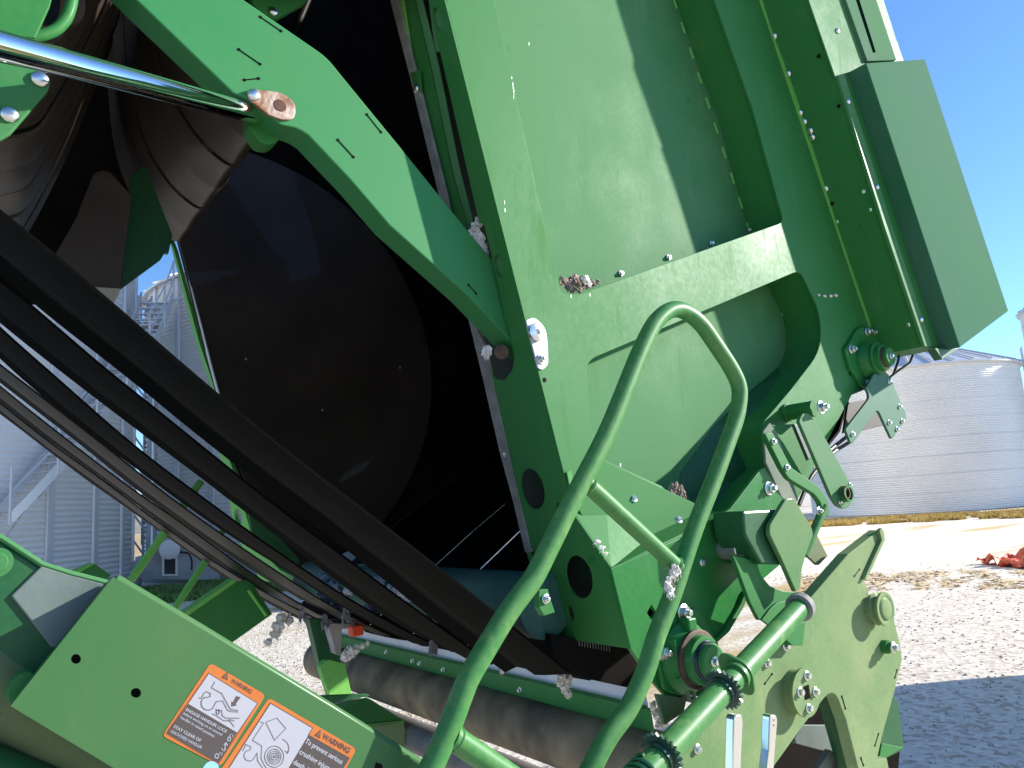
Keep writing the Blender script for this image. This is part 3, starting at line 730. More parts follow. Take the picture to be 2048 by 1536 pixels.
# latch hook plate and block
prism('latch_block', rnd([(1486, 1022, 6), (1560, 1018), (1590, 1040), (1575, 1130), (1522, 1128), (1490, 1070, 8)]), YN-.115, .10, GREEN_K, M, bevel=.006)
lk = prism('latch_plate', rnd([(1572, 998, 5), (1588, 996, 5), (1624, 1056, 7), (1627, 1070, 6), (1612, 1110), (1604, 1140), (1601, 1175, 3), (1592, 1184, 2), (1564, 1120), (1539, 1068, 6), (1540, 1050, 6)]), YN-.135, .014, paint('latch_paint', .45, dustcol=(.25, .27, .15)), M, bevel=.003)
prism('latch_bracket', rnd([(1466, 1111), (1486, 1114), (1514, 1124), (1522, 1150), (1540, 1172), (1565, 1182), (1592, 1184), (1586, 1215, 6), (1550, 1245), (1518, 1240), (1500, 1205)]), YN-.09, .012, GREEN, M, bevel=.002)
prism('rear_bracket', rnd([(1600, 1085), (1628, 1058), (1656, 1112), (1636, 1132, 5), (1622, 1118, 8), (1608, 1108, 5), (1598, 1120)]), YN-.02, .010, paint('rear_bracket_paint', .6, dustcol=(.26, .24, .16)), M)
prism('under_block', [(1395, 1262), (1520, 1255), (1540, 1300), (1440, 1400), (1390, 1380)], YN+.08, .03, BLACK, M, holes=[[(1456, 1268), (1482, 1214), (1512, 1232), (1498, 1256)]], bevel=0) if False else None
prism('grimy_gusset', [(1313, 1388), (1374, 1396), (1368, 1425), (1330, 1450)], YN-.01, .01, OLIVE, M)

# ---- handler plate (bottom right)
YH = 1.20
hp = prism('handler_plate', [(1759, 1060), (1768, 1060), (1771, 1080), (1733, 1160), (1727, 1167), (1735, 1175), (1741, 1199), (1770, 1200), (1786, 1230), (1801, 1290), (1805, 1319), (1787, 1392), (1766, 1466), (1754, 1520), (1774, 1516), (1790, 1600), (1740, 1600),
     (1716, 1536), (1692, 1441), (1677, 1400), (1672, 1391), (1664, 1386), (1656, 1389), (1648, 1397), (1609, 1448), (1550, 1531), (1500, 1600), (1230, 1600), (1340, 1500), (1575, 1250), (1612, 1207), (1697, 1108)], YH, .035, GREEN_H, M, bevel=.0025)
prism('plate_lip', [(1764, 1056), (1771, 1079), (1734, 1160), (1729, 1158), (1764, 1080), (1759, 1062)], YH-.012, .012, GREEN_H, M)
hub = lathe('hub', P(1588, 1380, YH), Vector((0, -1, 0)), [(0, .052), (.03, .052), (.030, .060), (.036, .060)], GREEN_H, M, n=40)
hc = P(1588, 1380, YH)+Vector((0, -.0365, 0))
mesh_obj('square_socket', *boxv(hc+Vector((-.011, -.001, -.016)), hc+Vector((.011, .001, .016))), BLACK, hub)
for dx, dz in ((.008, .038), (-.030, .006), (.036, -.006), (-.002, -.038)): fast(hub, hc+Vector((dx, 0, dz)), .012, 'bolt')
pu = lathe('pulley', P(1745, 1216, YH), Vector((0, -1, 0)), [(0, .040), (.012, .036), (.016, .048), (.022, .036), (.030, .036), (.034, .048), (.040, .048), (.041, .040), (.038, .034), (.042, .030), (.044, .024)], GREEN_H, M, n=40)
lathe('spacer', P(1766, 1293, YH), Vector((0, -1, 0)), [(0, .019), (.018, .019), (.018, .014), (.03, .014)], GREEN, hp, n=22)
fast(hp, P(1766, 1293, YH)+Vector((0, -.03, 0)), .016, 'bolt')
for x, y, r in ((1571, 1292, .013), (1534, 1327, .011), (1394, 1498, .011)): fast(hp, P(x, y, YH), r, 'bolt')
def slotmark(parent, x0, y0, x1, y1, Y, w=.0012):
    p, q = P(x0, y0, Y-.0006), P(x1, y1, Y-.0006)
    parts = [sweep([p, q], w, 5)]
    for c in (p, q): parts.append(sweep([c+Vector((0, .0005, 0)), c-Vector((0, .0006, 0))], w*2.6, 8))
    join_mesh('cut_slot', parts, BLACK, parent)
for a in ((1530, 1367, 1544, 1348), (1627, 1405, 1640, 1387), (1684, 1393, 1691, 1417), (1709, 1152, 1719, 1139), (1790, 1355, 1794, 1340), (1750, 1491, 1757, 1468), (1722, 1516, 1727, 1530)): slotmark(hp, *a, YH)
prism('side_channel', [(1787, 1392), (1797, 1406), (1808, 1497), (1806, 1500), (1756, 1525), (1752, 1500)], YH+.045, .01, GREEN_K, M)
prism('channel_foot', [(1764, 1486), (1808, 1495), (1757, 1525)], YH+.036, .008, GREEN, M)
tube('inner_leg', [P(1652, 1385, 1.34), P(1706, 1570, 1.34)], .030, GREEN_K, M, n=24)
prism('inner_panel', [(1585, 1485), (1606, 1450), (1660, 1450), (1672, 1505), (1640, 1500)], 1.42, .01, GREYP, M)
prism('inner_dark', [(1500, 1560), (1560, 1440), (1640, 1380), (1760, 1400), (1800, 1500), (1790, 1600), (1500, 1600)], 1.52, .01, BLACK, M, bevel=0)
prism('strut', [(1630, 1545), (1662, 1500), (1670, 1508), (1664, 1545)], 1.36, .02, GREYP, M)
prism('handler_gusset', [(1611, 1243), (1606, 1291), (1585, 1291), (1560, 1268), (1575, 1250)], YH-.03, .03, GREEN, M)
prism('shaft_bracket', rnd([(1524, 1240), (1540, 1218, 8), (1556, 1204, 8), (1590, 1200), (1590, 1225), (1545, 1256)]), YH-.02, .008, GREEN, M)
# torsion shaft with its sprockets, cam and spring
sa, sb = P(1600, 1214, 1.10), P(1250, 1590, .985)
shd = (sb-sa).normalized(); SL = (sb-sa).length
def sh(x, y):
    d = ray(x, y); n = shd.cross(Vector((0, 1, 0))).normalized()   # nearest point on the shaft line to the viewing ray
    w0 = EYE-sa; a, b, c = d.dot(d), d.dot(shd), 1.0; dd, e = d.dot(w0), shd.dot(w0)
    return sa+shd*((a*e-b*dd)/(a*c-b*b))
tube('torsion_shaft', [sa, sb], .0250, GREEN_T, M, n=30)
lathe('shaft_clamp', sh(1592, 1206)-shd*.012, shd, [(0, .028), (0, .033), (.02, .034), (.022, .028)], GREYR, M, n=28)
for x, y in ((1452, 1380), (1330, 1512)):
    lathe('sprocket', sh(x, y), shd, [(0, .028), (.002, .043), (.008, .043), (.010, .030), (.022, .030)], simple('oily_green', (.02, .06, .04), .3, .2), M, n=48, teeth=.035)
c_ = sh(1482, 1350); u_ = shd.orthogonal().normalized(); v_ = shd.cross(u_)
upv = Vector((0, 0, 1)); upv = (upv-shd*upv.dot(shd)).normalized(); sv = shd.cross(upv)
camp = []
for k in range(40):
    a = 2*pi*k/40; r = .034+.016*max(0, cos(a-.7))**6+.014*max(0, cos(a-3.6))**8
    camp.append(c_+(upv*cos(a)+sv*sin(a))*r)
prism3('cam_plate', camp, shd*.007, GREEN_T, M, bevel=.001)
lathe('cam_boss', c_, shd, [(0, .031), (.02, .031)], GREEN_T, M, n=24)
sp_, n_ = [], 160
s0 = sh(1300, 1546)
for k in range(n_):
    a = 2*pi*k/16; sp_.append(s0+shd*(k*.0009)+(upv*cos(a)+sv*sin(a))*.029)
tube('spring', sp_, .0035, simple('spring_steel', (.03, .14, .07), .3, .5), M, n=8)
# bright levers
for f in ([(1470, 1430, 5), (1484, 1428, 5), (1487, 1440, 4), (1480, 1600), (1464, 1600), (1468, 1440)], [(1540, 1430, 5), (1553, 1429, 5), (1556, 1440, 4), (1551, 1500), (1544, 1600), (1526, 1600), (1538, 1500), (1540, 1440)]):
    lv = prism('polished_lever', rnd(f, seg=3), 1.08, .022, simple('polished_bar', (.75, .73, .68), .18, .9), M, bevel=.003)
for y in (1440, 1450): lathe('lever_rivet', P(1548, y, 1.08), Vector((0, -1, 0)), [(0, .003), (.001, .003)], DSTEEL, lv, n=10)

# ---- hand rail loop in front
YR_ = 1.05
rail_px = [(846, 1570), (897, 1461), (923, 1391), (936, 1357), (967, 1305), (1017, 1222), (1067, 1158), (1090, 1112), (1132, 1026), (1214, 868), (1281, 699), (1312, 638), (1352, 612), (1398, 640), (1462, 735), (1481, 775), (1476, 828), (1425, 967), (1389, 1055), (1343, 1196), (1310, 1278), (1293, 1340), (1256, 1422), (1214, 1474), (1160, 1580)]
rail = tube('hand_rail', [P(x, y, YR_) for x, y in rail_px], .0184, GREEN_T, M, fil=.05, n=28)
tube('rail_crossbar', [P(1172, 966, YR_), P(1356, 1136, YR_)], .0165, GREEN_T, M, n=24)
tube('rail_crossbar', [P(903, 1473, YR_), P(1060, 1580, YR_)], .019, GREEN_T, M, n=24)
for x, y in ((1177, 972), (1350, 1131), (912, 1478)): lathe('weld_ring', P(x, y, YR_), (P(1356, 1136, YR_)-P(1172, 966, YR_)), [(-.004, .0175), (0, .0205), (.004, .0175)], GREEN_T, rail, n=22)

# ---- lift arm
YA = 1.50
arm = prism('lift_arm', rnd([(113, -160), (273, 0), (465, 185), (490, 196, 8), (509, 206), (560, 249, 8), (595, 256, 14), (617, 271), (700, 359), (778, 450), (934, 590), (1016, 676), (1055, 710), (1060, 640), (1020, 560), (941, 468), (831, 331), (700, 171), (653, 113, 20), (489, 0), (330, -130)]), YA, .075, paint('arm_paint', .16, base=(.022, .195, .060), scuff=.25), M, bevel=.0035)
for a in ((521, 34, 562, 62), (478, 99, 520, 128), (489, 160, 517, 157), (676, 280, 707, 314), (734, 229, 762, 264), (937, 570, 952, 587)): slotmark(arm, *a, YA, .0014)
pp = prism('pin_retainer', rnd([(494, 183, 10), (500, 177, 8), (563, 184, 16), (592, 205, 16), (590, 238, 14), (566, 240, 14), (536, 229), (500, 200, 10)]), YA-.008, .008, RUST, M, bevel=.0015)
fast(pp, P(508, 190, YA-.008), .014, 'rivet')
lathe('pin_end', P(560, 211, YA-.008), Vector((0, -1, 0)), [(0, .0145), (.0015, .0135)], simple('dark_rust', (.06, .02, .015), .8, col2=(.12, .05, .03), vscale=60), pp, n=22)
# hydraulic rod and clevis
ra, rb = P(-160, 48, 1.10), P(502, 226, 1.535)
tube('hydraulic_rod', [ra, rb], .0212, CHROME, M, n=40)
lathe('rod_end', rb, rb-ra, [(0, .021), (.004, .022), (.03, .022), (.05, .026), (.10, .026)], GREEN, M, n=28)
prism('clevis', rnd([(500, 225), (560, 230), (564, 275, 10), (545, 290, 10), (520, 285, 8), (498, 255)]), 1.56, .05, GREEN, M, bevel=.004)
tube('arm_pin', [P(1003, 704, YA+.015), P(1003, 704, YA+.16)], .019, RUSTD, M)

# ---- top-left brackets
ba = prism('top_bracket', [(-40, -60), (118, -60), (100, 10), (70, 76), (-40, 60)], 1.36, .012, GREEN, M)
tube('curved_channel', [P(x, y, 1.40) for x, y in ((150, -60), (143, 10), (132, 40), (110, 62), (80, 72), (60, 74))], .010, GREEN, M, fil=.03)
lathe('channel_disc', P(100, 0, 1.43), Vector((0, -1, 0)), [(0, .055), (.01, .055)], RUBBER_B, M, n=36)
bb = prism('side_bracket', rnd([(-60, 112), (88, 143, 10), (101, 160, 10), (98, 178, 8), (20, 268, 4), (-10, 285), (-60, 285)]), 1.33, .010, GREEN_D, M, bevel=.002)
for x, y in ((80, 158), (19, 229)): fast(bb, P(x, y, 1.328), .0135, 'rivet')
tb = prism('top_tab', [(490, -60), (660, -60), (610, 5), (565, 30), (552, 36), (520, 22), (505, 5)], 1.60, .02, GREEN, M)
fast(tb, P(547, 23, 1.598), .012, 'rivet')
tube('return_tube', [P(640, -60, 2.3), P(560, 130, 2.3)], .014, RUBBER_B, M)

# ---- bale chamber: far wall, polished disc, added light-blocking sheets
YF = 4.0
fw = prism('chamber_far_wall', [(352, 468), (432, 785), (470, 930), (520, 1040), (600, 1143), (790, 1064), (1010, 900), (1300, 900), (1300, -800), (-1100, -800), (-1100, 640), (185, 604), (240, 580), (262, 385), (335, 500)], YF, .02, BLACK, M, bevel=0)
def circ3(a, b, c):
    ax, ay, bx, by, cx, cy = a.x, a.z, b.x, b.z, c.x, c.z
    d = 2*(ax*(by-cy)+bx*(cy-ay)+cx*(ay-by))
    ux = ((ax*ax+ay*ay)*(by-cy)+(bx*bx+by*by)*(cy-ay)+(cx*cx+cy*cy)*(ay-by))/d
    uz = ((ax*ax+ay*ay)*(cx-bx)+(bx*bx+by*by)*(ax-cx)+(cx*cx+cy*cy)*(bx-ax))/d
    return Vector((ux, a.y, uz)), sqrt((ux-ax)**2+(uz-ay)**2)
cc, cr = circ3(P(650, 380, YF), P(862, 750, YF), P(755, 1055, YF)); print('disc', cc, cr)
def pxy(p):
    v = p-EYE; z = v.dot(FWD); return 1024+FPX*v.dot(RIGHT)/z, 768-FPX*v.dot(UP)/z
def lerp_tab(tab, v):
    if v <= tab[0][0]: return tab[0][1]
    for (a_, b_), (c_, d_) in zip(tab, tab[1:]):
        if v <= c_: return b_+(d_-b_)*(v-a_)/(c_-a_)
    return tab[-1][1]
for nm, rad_, dep, mt in (('wear_disc', cr, .012, BLACKG), ('disc_rim', cr+.012, .006, BLACK)):
    out = []
    for k in range(120):
        a_ = 2*pi*k/120; x, y = pxy(cc+Vector((cos(a_), 0, sin(a_)))*rad_)
        x = max(x, lerp_tab([(0, 300), (468, 354), (785, 438), (930, 476), (1040, 526), (1143, 606)], y))
        if y > 1050: y = min(y, 1136-(x-606)*.415)
        out.append((x, y))
    prism(nm, out, YF-dep, dep, mt, fw, bevel=0)
for x, y in ((645, 820), (492, 718), (800, 735)): fast(fw, P(x, y, YF-.02), .007, 'rivet').data
def ysheet(name, px, Yr, Y0, Y1_, mat, parent=M, th=.01, smooth=True):
    """sheet whose outline (in the machine side plane, picture points at depth Yr) is carried straight across the machine"""
    pts = [P(x, y, Yr) for x, y in px]
    return ysheet3(name, pts, Y0, Y1_, mat, parent, th, smooth)
def ysheet3(name, pts, Y0, Y1_, mat, parent=M, th=.01, smooth=True, sag=0, nw=1):
    vs, fs = [], []; m = len(pts); W = nw+1
    nr = []
    for i in range(m):
        t = pts[min(i+1, m-1)]-pts[max(i-1, 0)]; t.y = 0; t.normalize(); nr.append(Vector((-t.z, 0, t.x)))
    for s in (0, 1):
        for i in range(m):
            for j in range(W):
                u = j/nw; p = Vector((pts[i].x, Y0+(Y1_-Y0)*u, pts[i].z)) - nr[i]*(sag*(1-(2*u-1)**2)) + nr[i]*(th*s)
                vs.append(p)
    N_ = m*W
    for s in (0, 1):
        for i in range(m-1):
            for j in range(nw):
                q = (s*N_+i*W+j, s*N_+i*W+j+1, s*N_+(i+1)*W+j+1, s*N_+(i+1)*W+j)
                fs.append(q if s else q[::-1])
    for i in range(m-1):
        for j in (0, nw): fs.append((i*W+j, (i+1)*W+j, N_+(i+1)*W+j, N_+i*W+j))
    for i in (0, m-1):
        for j in range(nw): fs.append((i*W+j, i*W+j+1, N_+i*W+j+1, N_+i*W+j))
    o = mesh_obj(name, vs, fs, mat, parent, smooth=smooth)
    return o
_t = P(1446, -300, 1.6)
ysheet3('sun_block_sheet', [Vector((_t.x-.37*(5.6-_t.z), 0, 5.6)), _t, P(1521, 0, 1.6), P(1741, 652, 1.6), P(1680, 860, 1.6), P(1600, 960, 1.6)], 1.605, YF, BLACK)  # unseen sheet added to stop the sun entering from the right
ysheet3('roof_light_block', [Vector((-2.4, 0, 5.6)), Vector((0, 0, 5.65)), Vector((1.4, 0, 5.6))], 1.45, YF+.05, BLACK)  # unseen cover added to block sky light from above
ysheet3('chamber_front', [Vector((-2.4, 0, 2.6)), Vector((-2.4, 0, 5.6))], 1.45, YF+.05, BLACK)
prism3('upper_sky_block', [P(-1100, -200, 1.49), P(1000, -400, 1.49), P(1440, -214, 1.49), Vector((1.2, 1.49, 5.55)), Vector((-2.4, 1.49, 5.55))], Vector((0, .01, 0)), GREEN_K, M, bevel=0)  # unseen sheet, added to keep sky reflections off the far wall
prism('side_sky_block', [(-500, -420), (1000, -560), (838, -40), (640, -34), (300, -130), (110, -165), (-500, -75)], 1.47, .01, GREEN_K, M)  # side sheet added above the view to block sky reflection
# far side of the gate, seen through the opening
plprism('far_gate_strip', [(336, 470), (348, 500), (400, 690), (434, 790), (452, 900), (480, 985), (492, 1030), (504, 1075), (530, 1110), (560, 1140), (645, 1180), (640, 1205), (600, 1200), (545, 1165), (520, 1160), (490, 1110), (470, 1058), (460, 1010), (438, 900), (424, 780), (392, 690)], SP, .02, GREEN_LIT, M, [ell(476, 1033, 7, 17, 16, -12)])
plprism('far_edge_seal', [(349, 466), (353, 466), (402, 650), (426, 745), (438, 788), (434, 790), (399, 655)], spoff(-.01), .006, simple('pale_seal', (.6, .6, .58), .6), M)
prism('far_inner_panel', [(492, 1000), (545, 1060), (600, 1120), (592, 1150), (560, 1135), (505, 1070)], YF-.1, .01, GREEN_D, M)
# gate belts seen inside the chamber (run up to the right, side by side across the machine)
def belt(name, pts, Y0, w, mat, sag=.02, th=.008, nw=6): return ysheet3(name, pts, Y0, Y0+w, mat, M, th, True, sag, nw)
g0, g1 = P(955, 1145, 2.68), P(1038, 1065, 2.68); gd = (g1-g0)
gp = [g0-gd*1.5, g0, g1, P(1175, 942, 2.68), P(1325, 829, 2.68), P(1420, 700, 2.68)]
for y0, y1 in ((1.62, 1.91), (1.93, 2.27), (2.29, 2.662), (2.688, 3.052), (3.075, 3.485), (3.503, 3.985)): belt('gate_belt', gp, y0, y1-y0, RUBBER, .004)

# ---- lower belts of the open chamber
bp_px = [(-320, 205), (-160, 310), (0, 426), (44, 462), (141, 538), (243, 629), (363, 731), (498, 848), (617, 941), (749, 1040), (894, 1152), (1032, 1264), (1139, 1347)]
bp3 = [P(x, y, 1.46) for x, y in bp_px]
def dens(pts, k=4):
    out = []
    for i in range(len(pts)-1):
        p0, p1, p2, p3 = pts[max(i-1, 0)], pts[i], pts[i+1], pts[min(i+2, len(pts)-1)]
        for s in range(k):
            t = s/k; out.append(.5*((2*p1)+(p2-p0)*t+(2*p0-5*p1+4*p2-p3)*t*t+(3*p1-p0-3*p2+p3)*t**3))
    out.append(pts[-1]); return out
BELTS = [
 ([(0,426),(44,462),(141,538),(243,629),(363,731),(498,848),(617,941),(749,1040),(894,1152),(1032,1264),(1139,1347)],
  [(0,549),(47,588),(98,635),(160,686),(233,734),(322,811),(369,852),(431,899),(479,939),(582,1012),(682,1090),(739,1137),(801,1187),(880,1249),(947,1300),(1010,1345)], .58),
 ([(0,562),(42,593),(128,672),(182,719),(280,799),(333,837),(399,892),(464,946),(540,1007),(614,1062),(695,1121),(770,1178),(832,1224),(880,1257),(947,1304),(985,1330)],
  [(0,646),(66,701),(117,741),(182,788),(260,852),(333,903),(406,959),(464,1005),(540,1061),(598,1106),(670,1159),(745,1218),(801,1259),(848,1285),(905,1305)], .72),
 ([(0,662),(22,684),(55,708),(117,761),(175,814),(237,872),(280,905),(318,935),(369,972),(450,1030),(520,1084),(582,1124),(645,1168),(707,1209),(786,1252),(832,1278),(870,1292)],
  [(0,719),(36,755),(91,799),(146,843),(204,890),(280,938),(318,975),(380,1019),(450,1068),(520,1109),(589,1149),(651,1193),(707,1234),(751,1259),(790,1275),(830,1288)], .7),
 ([(0,732),(73,788),(120,825),(182,872),(255,930),(333,994),(406,1045),(464,1085),(540,1136),(614,1187),(689,1231),(739,1259),(780,1272)],
  [(0,766),(73,823),(120,857),(182,905),(260,972),(351,1037),(424,1088),(486,1129),(530,1158),(582,1190),(645,1224),(695,1246),(740,1264)], .6),
 ([(0,775),(55,821),(120,870),(182,919),(260,979),(333,1027),(406,1078),(464,1121),(508,1154),(558,1187),(614,1218),(651,1240),(690,1256)],
  [(0,804),(109,892),(219,964),(260,1003),(333,1054),(406,1106),(464,1147),(520,1176),(582,1212),(625,1234),(660,1250)], .6),
 ([(0,807),(109,896),(219,968),(260,1007),(333,1058),(406,1110),(464,1151),(520,1180),(582,1216),(640,1243)],
  [(0,828),(73,883),(146,941),(190,974),(260,1019),(333,1074),(406,1125),(450,1158),(500,1188),(545,1212),(600,1240)], .5)]
def resamp(px, n):
    px = [(px[0][0]-190, px[0][1]-190*(px[1][1]-px[0][1])/(px[1][0]-px[0][0]))] + [tuple(p) for p in px]
    pts = dens([Vector((x, y, 0)) for x, y in px], 4)
    L = [0]
    for a_, b_ in zip(pts, pts[1:]): L.append(L[-1]+(b_-a_).length)
    out = []
    j = 0
    for i in range(n):
        t = L[-1]*i/(n-1)
        while j < len(L)-2 and L[j+1] < t: j += 1
        f = (t-L[j])/max(1e-9, L[j+1]-L[j]); out.append(pts[j].lerp(pts[j+1], min(1, max(0, f))))
    return out
for k, (nea, far_, cr_) in enumerate(BELTS):
    n = 44; Y0 = 1.46+.39*k; Yw = Y0+.26
    A_, B_ = resamp(nea, n), resamp(far_, n); vs, fs = [], []; W = 7
    for _ in range(14):
        for q in (A_, B_):
            c_ = [p.copy() for p in q]
            for i in range(1, n-1): q[i] = (c_[i-1]+c_[i]*2+c_[i+1])/4
    for lay in (0, 1):
        for i in range(n):
            a_, b_ = P(A_[i].x, A_[i].y, Y0), P(B_[i].x, B_[i].y, Yw)
            c_x, c_y = A_[i].x+(B_[i].x-A_[i].x)*cr_, A_[i].y+(B_[i].y-A_[i].y)*cr_
            c3 = P(c_x, c_y, Y0+.14)+Vector((-.003, 0, -.004))
            for j in range(W):
                u = j/(W-1)
                if u < .55: q = a_.lerp(c3, u/.55)
                else: q = c3.lerp(b_, (u-.55)/.45)
                bow = .002*sin(pi*min(1, u/.55)) if u < .55 else -.016*sin(pi*(u-.55)/.45)
                q = q + Vector((-bow*.6, 0, -bow)) + Vector((.003, 0, .005))*lay + Vector((0, 0, .001*noise.noise(Vector((i*.25, k*5, j*.3)))))
                vs.append(q)
    N_ = n*W
    for lay in (0, 1):
        for i in range(n-1):
            for j in range(W-1):
                q = (lay*N_+i*W+j, lay*N_+i*W+j+1, lay*N_+(i+1)*W+j+1, lay*N_+(i+1)*W+j); fs.append(q if lay else q[::-1])
    for i in range(n-1):
        for j in (0, W-1): fs.append((i*W+j, (i+1)*W+j, N_+(i+1)*W+j, N_+i*W+j))
    cb = mesh_obj('chamber_belt', vs, fs, RUBBER if k < 3 else RUBBER_B, M, smooth=True); cb.data.set_sharp_from_angle(angle=radians(9))  # farther belts: brownish lit look put into their colour
# ---- upper-left belts round their rollers
u1 = [P(x, y, 2.0) for x, y in ((-140, 268), (-60, 268), (0, 263), (40, 258), (78, 243), (106, 203), (140, 145), (172, 85), (205, 20), (240, -60), (290, -180))]
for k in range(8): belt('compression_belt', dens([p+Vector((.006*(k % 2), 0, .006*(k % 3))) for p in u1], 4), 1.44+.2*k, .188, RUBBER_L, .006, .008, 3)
u2 = [P(x, y, 2.29) for x, y in ((505, 262), (502, 290), (484, 306), (462, 300), (420, 262), (385, 215), (350, 150), (325, 70), (310, -30), (300, -160))]
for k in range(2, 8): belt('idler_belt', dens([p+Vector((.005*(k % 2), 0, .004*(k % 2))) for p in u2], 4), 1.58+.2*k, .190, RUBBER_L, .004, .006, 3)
rc = P(482, 268, 2.29)
tube('idler_roller', [Vector((rc.x, 1.98, rc.z)), Vector((rc.x, 3.17, rc.z))], .040, RUBBER_B, M, n=28)
prism('belt_guard', rnd([(90, 545), (150, 440), (188, 345, 10), (215, 338, 14), (264, 392), (240, 578), (150, 580)]), 2.55, .02, simple('brown_guard', (.045, .032, .026), .6, col2=(.07, .052, .042), vscale=5), M)
prism('frame_gusset', [(262, 350), (290, 330), (345, 470), (337, 507), (330, 505), (322, 518), (242, 577)], 2.60, .02, GREEN_K, M)
prism('guard_foot', [(180, 573), (241, 577), (236, 592), (226, 606), (205, 592), (190, 585)], 2.52, .04, simple('cream_metal', (.45, .42, .33), .6), M)

# ---- lower conveyor between the chamber and the handler
Yc = 1.5
def yq(name, a, b, Y0, Y1_, mat, th=.006, sm=False): return ysheet3(name, [P(*a, Yc), P(*b, Yc)], Y0, Y1_, mat, M, th, sm)
yq('wiper_strip', (1296, 1381), (1305, 1416), 1.52, 3.85, WPLAS)
fb = yq('conveyor_flange', (1304, 1419), (1312, 1468), 1.51, 3.9, GREEN)
yq('flange_lip', (1300, 1413), (1296, 1421), 1.51, 3.9, GREEN_D)
pa, pb = P(1312, 1466, Yc), P(1332, 1606, Yc); rcc = (pa+pb)/2; rr_ = (pa-pb).length/2
lathe('conveyor_roller', Vector((rcc.x, 1.51, rcc.z)), Vector((0, 1, 0)), [(0, rr_*.9), (.01, rr_), (2.05, rr_), (2.06, rr_+.005), (2.10, rr_+.005), (2.11, rr_), (2.36, rr_), (2.38, rr_*.8)], RUBBER_D, M, n=48)
pc = P(1345, 1680, Yc)
lathe('return_roller', Vector((pc.x-.02, 1.45, pc.z)), Vector((0, 1, 0)), [(0, .06), (2.2, .06)], simple('grey_roller', (.10, .09, .085), .6, col2=(.17, .15, .14), vscale=8), M, n=36)
for x, y in ((773, 1304), (826, 1322), (840, 1327), (887, 1339), (1040, 1380)):
    # bolts on the flange face
    d = ray(x, y); a_, b_ = P(1304, 1419, Yc), P(1312, 1468, Yc); nn = Vector((0, 1, 0)).cross(b_-a_).normalized()
    p = EYE+d*((a_-EYE).dot(nn)/d.dot(nn)); fast(fb, p, .010, 'bolt', nn if nn.dot(d) < 0 else -nn)
lo = [PZ(652, 1412, .78), PZ(735, 1394, .78), PZ(808, 1441, .78), PZ(715, 1450, .78)]
prism3('tray_plate', lo, Vector((0, 0, -.012)), GREEN_LIT, M)
prism3('tray_wall', [lo[3], lo[2], lo[2]+Vector((0, 0, -.35)), lo[3]+Vector((0, 0, -.35))], Vector((0, .02, 0)), OLIVE, M)
prism('tray_side', [(655, 1410), (700, 1400), (740, 1392), (735, 1388), (640, 1392), (630, 1400)], 2.6, .02, GREEN_K, M)
prism('end_post', [(618, 1238), (655, 1238), (672, 1290), (700, 1385), (662, 1392), (640, 1330)], 2.9, .05, GREEN_K, M)
prism('end_bracket', rnd([(640, 1335, 8), (655, 1318, 8), (690, 1328), (705, 1395), (660, 1394)]), 2.75, .04, GREEN_LIT, M)
prism('end_frame', [(655, 1246), (712, 1248), (722, 1256), (684, 1258), (682, 1312), (672, 1308)], 2.8, .05, DSTEEL, M)
mesh_obj('marker_block', *boxv(P(704, 1275, 2.7)+Vector((0, 0, 0)), P(704, 1275, 2.7)+Vector((.05, .04, .04))), REDP, M, bevel=.006)
# round bar rollers below the chamber mouth
rt = P(1075, 1210, 1.6)
lathe('chamber_roller', Vector((rt.x, 1.56, rt.z)), Vector((0, 1, 0)), [(0, .07), (.005, .085), (1.62, .085), (1.63, .07)], paint('teal_roller', .12, base=(.02, .10, .07), dustcol=(.2, .26, .26)), M, n=40)
prism('brush_drum', [(1100, 1268), (1262, 1298), (1302, 1358), (1296, 1384), (1150, 1352), (1110, 1330)], YG+.12, .15, BLACK, M)
for k in range(12):
    x = 1158+k*5.5; tube('brush_bristle', [P(x, 1281+k*1.0, YG+.115), P(x+1, 1292+k*1.0, YG+.113)], .0012, GREYR, M, n=4)
cl = prism('hose_clamp', [(1078, 1180), (1096, 1178), (1100, 1195), (1110, 1225), (1088, 1232), (1078, 1215)], 1.36, .02, GREEN, M)
fast(cl, P(1091, 1198, 1.358), .011, 'nut')
# far side frame bits
for a, b, r in (((262, 1160), (402, 962), .017), ((344, 1225), (413, 1120), .015), ((437, 1075), (455, 1045), .015)):
    tube('brace_rod', [P(*a, 3.6), P(*b, 3.6)], r, GREEN_LIT, M, n=16)
prism('chute_panel', [(362, 1238), (470, 1165), (500, 1160), (545, 1228), (458, 1290), (400, 1285)], 3.3, .04, GREEN, M)
prism('chute_edge', [(352, 1236), (468, 1158), (474, 1163), (364, 1240)], 3.28, .08, GREEN_LIT, M)
tube('chute_rib', [P(497, 1180, 3.27), P(533, 1231, 3.27)], .008, GREEN_LIT, M, n=8)
prism('small_lug', [(150, 1143), (190, 1128), (222, 1150), (212, 1162), (165, 1156)], 3.4, .05, GREEN, M)
prism('small_lug', [(144, 1144), (184, 1126), (190, 1128), (154, 1148)], 3.38, .10, GREEN_LIT, M)

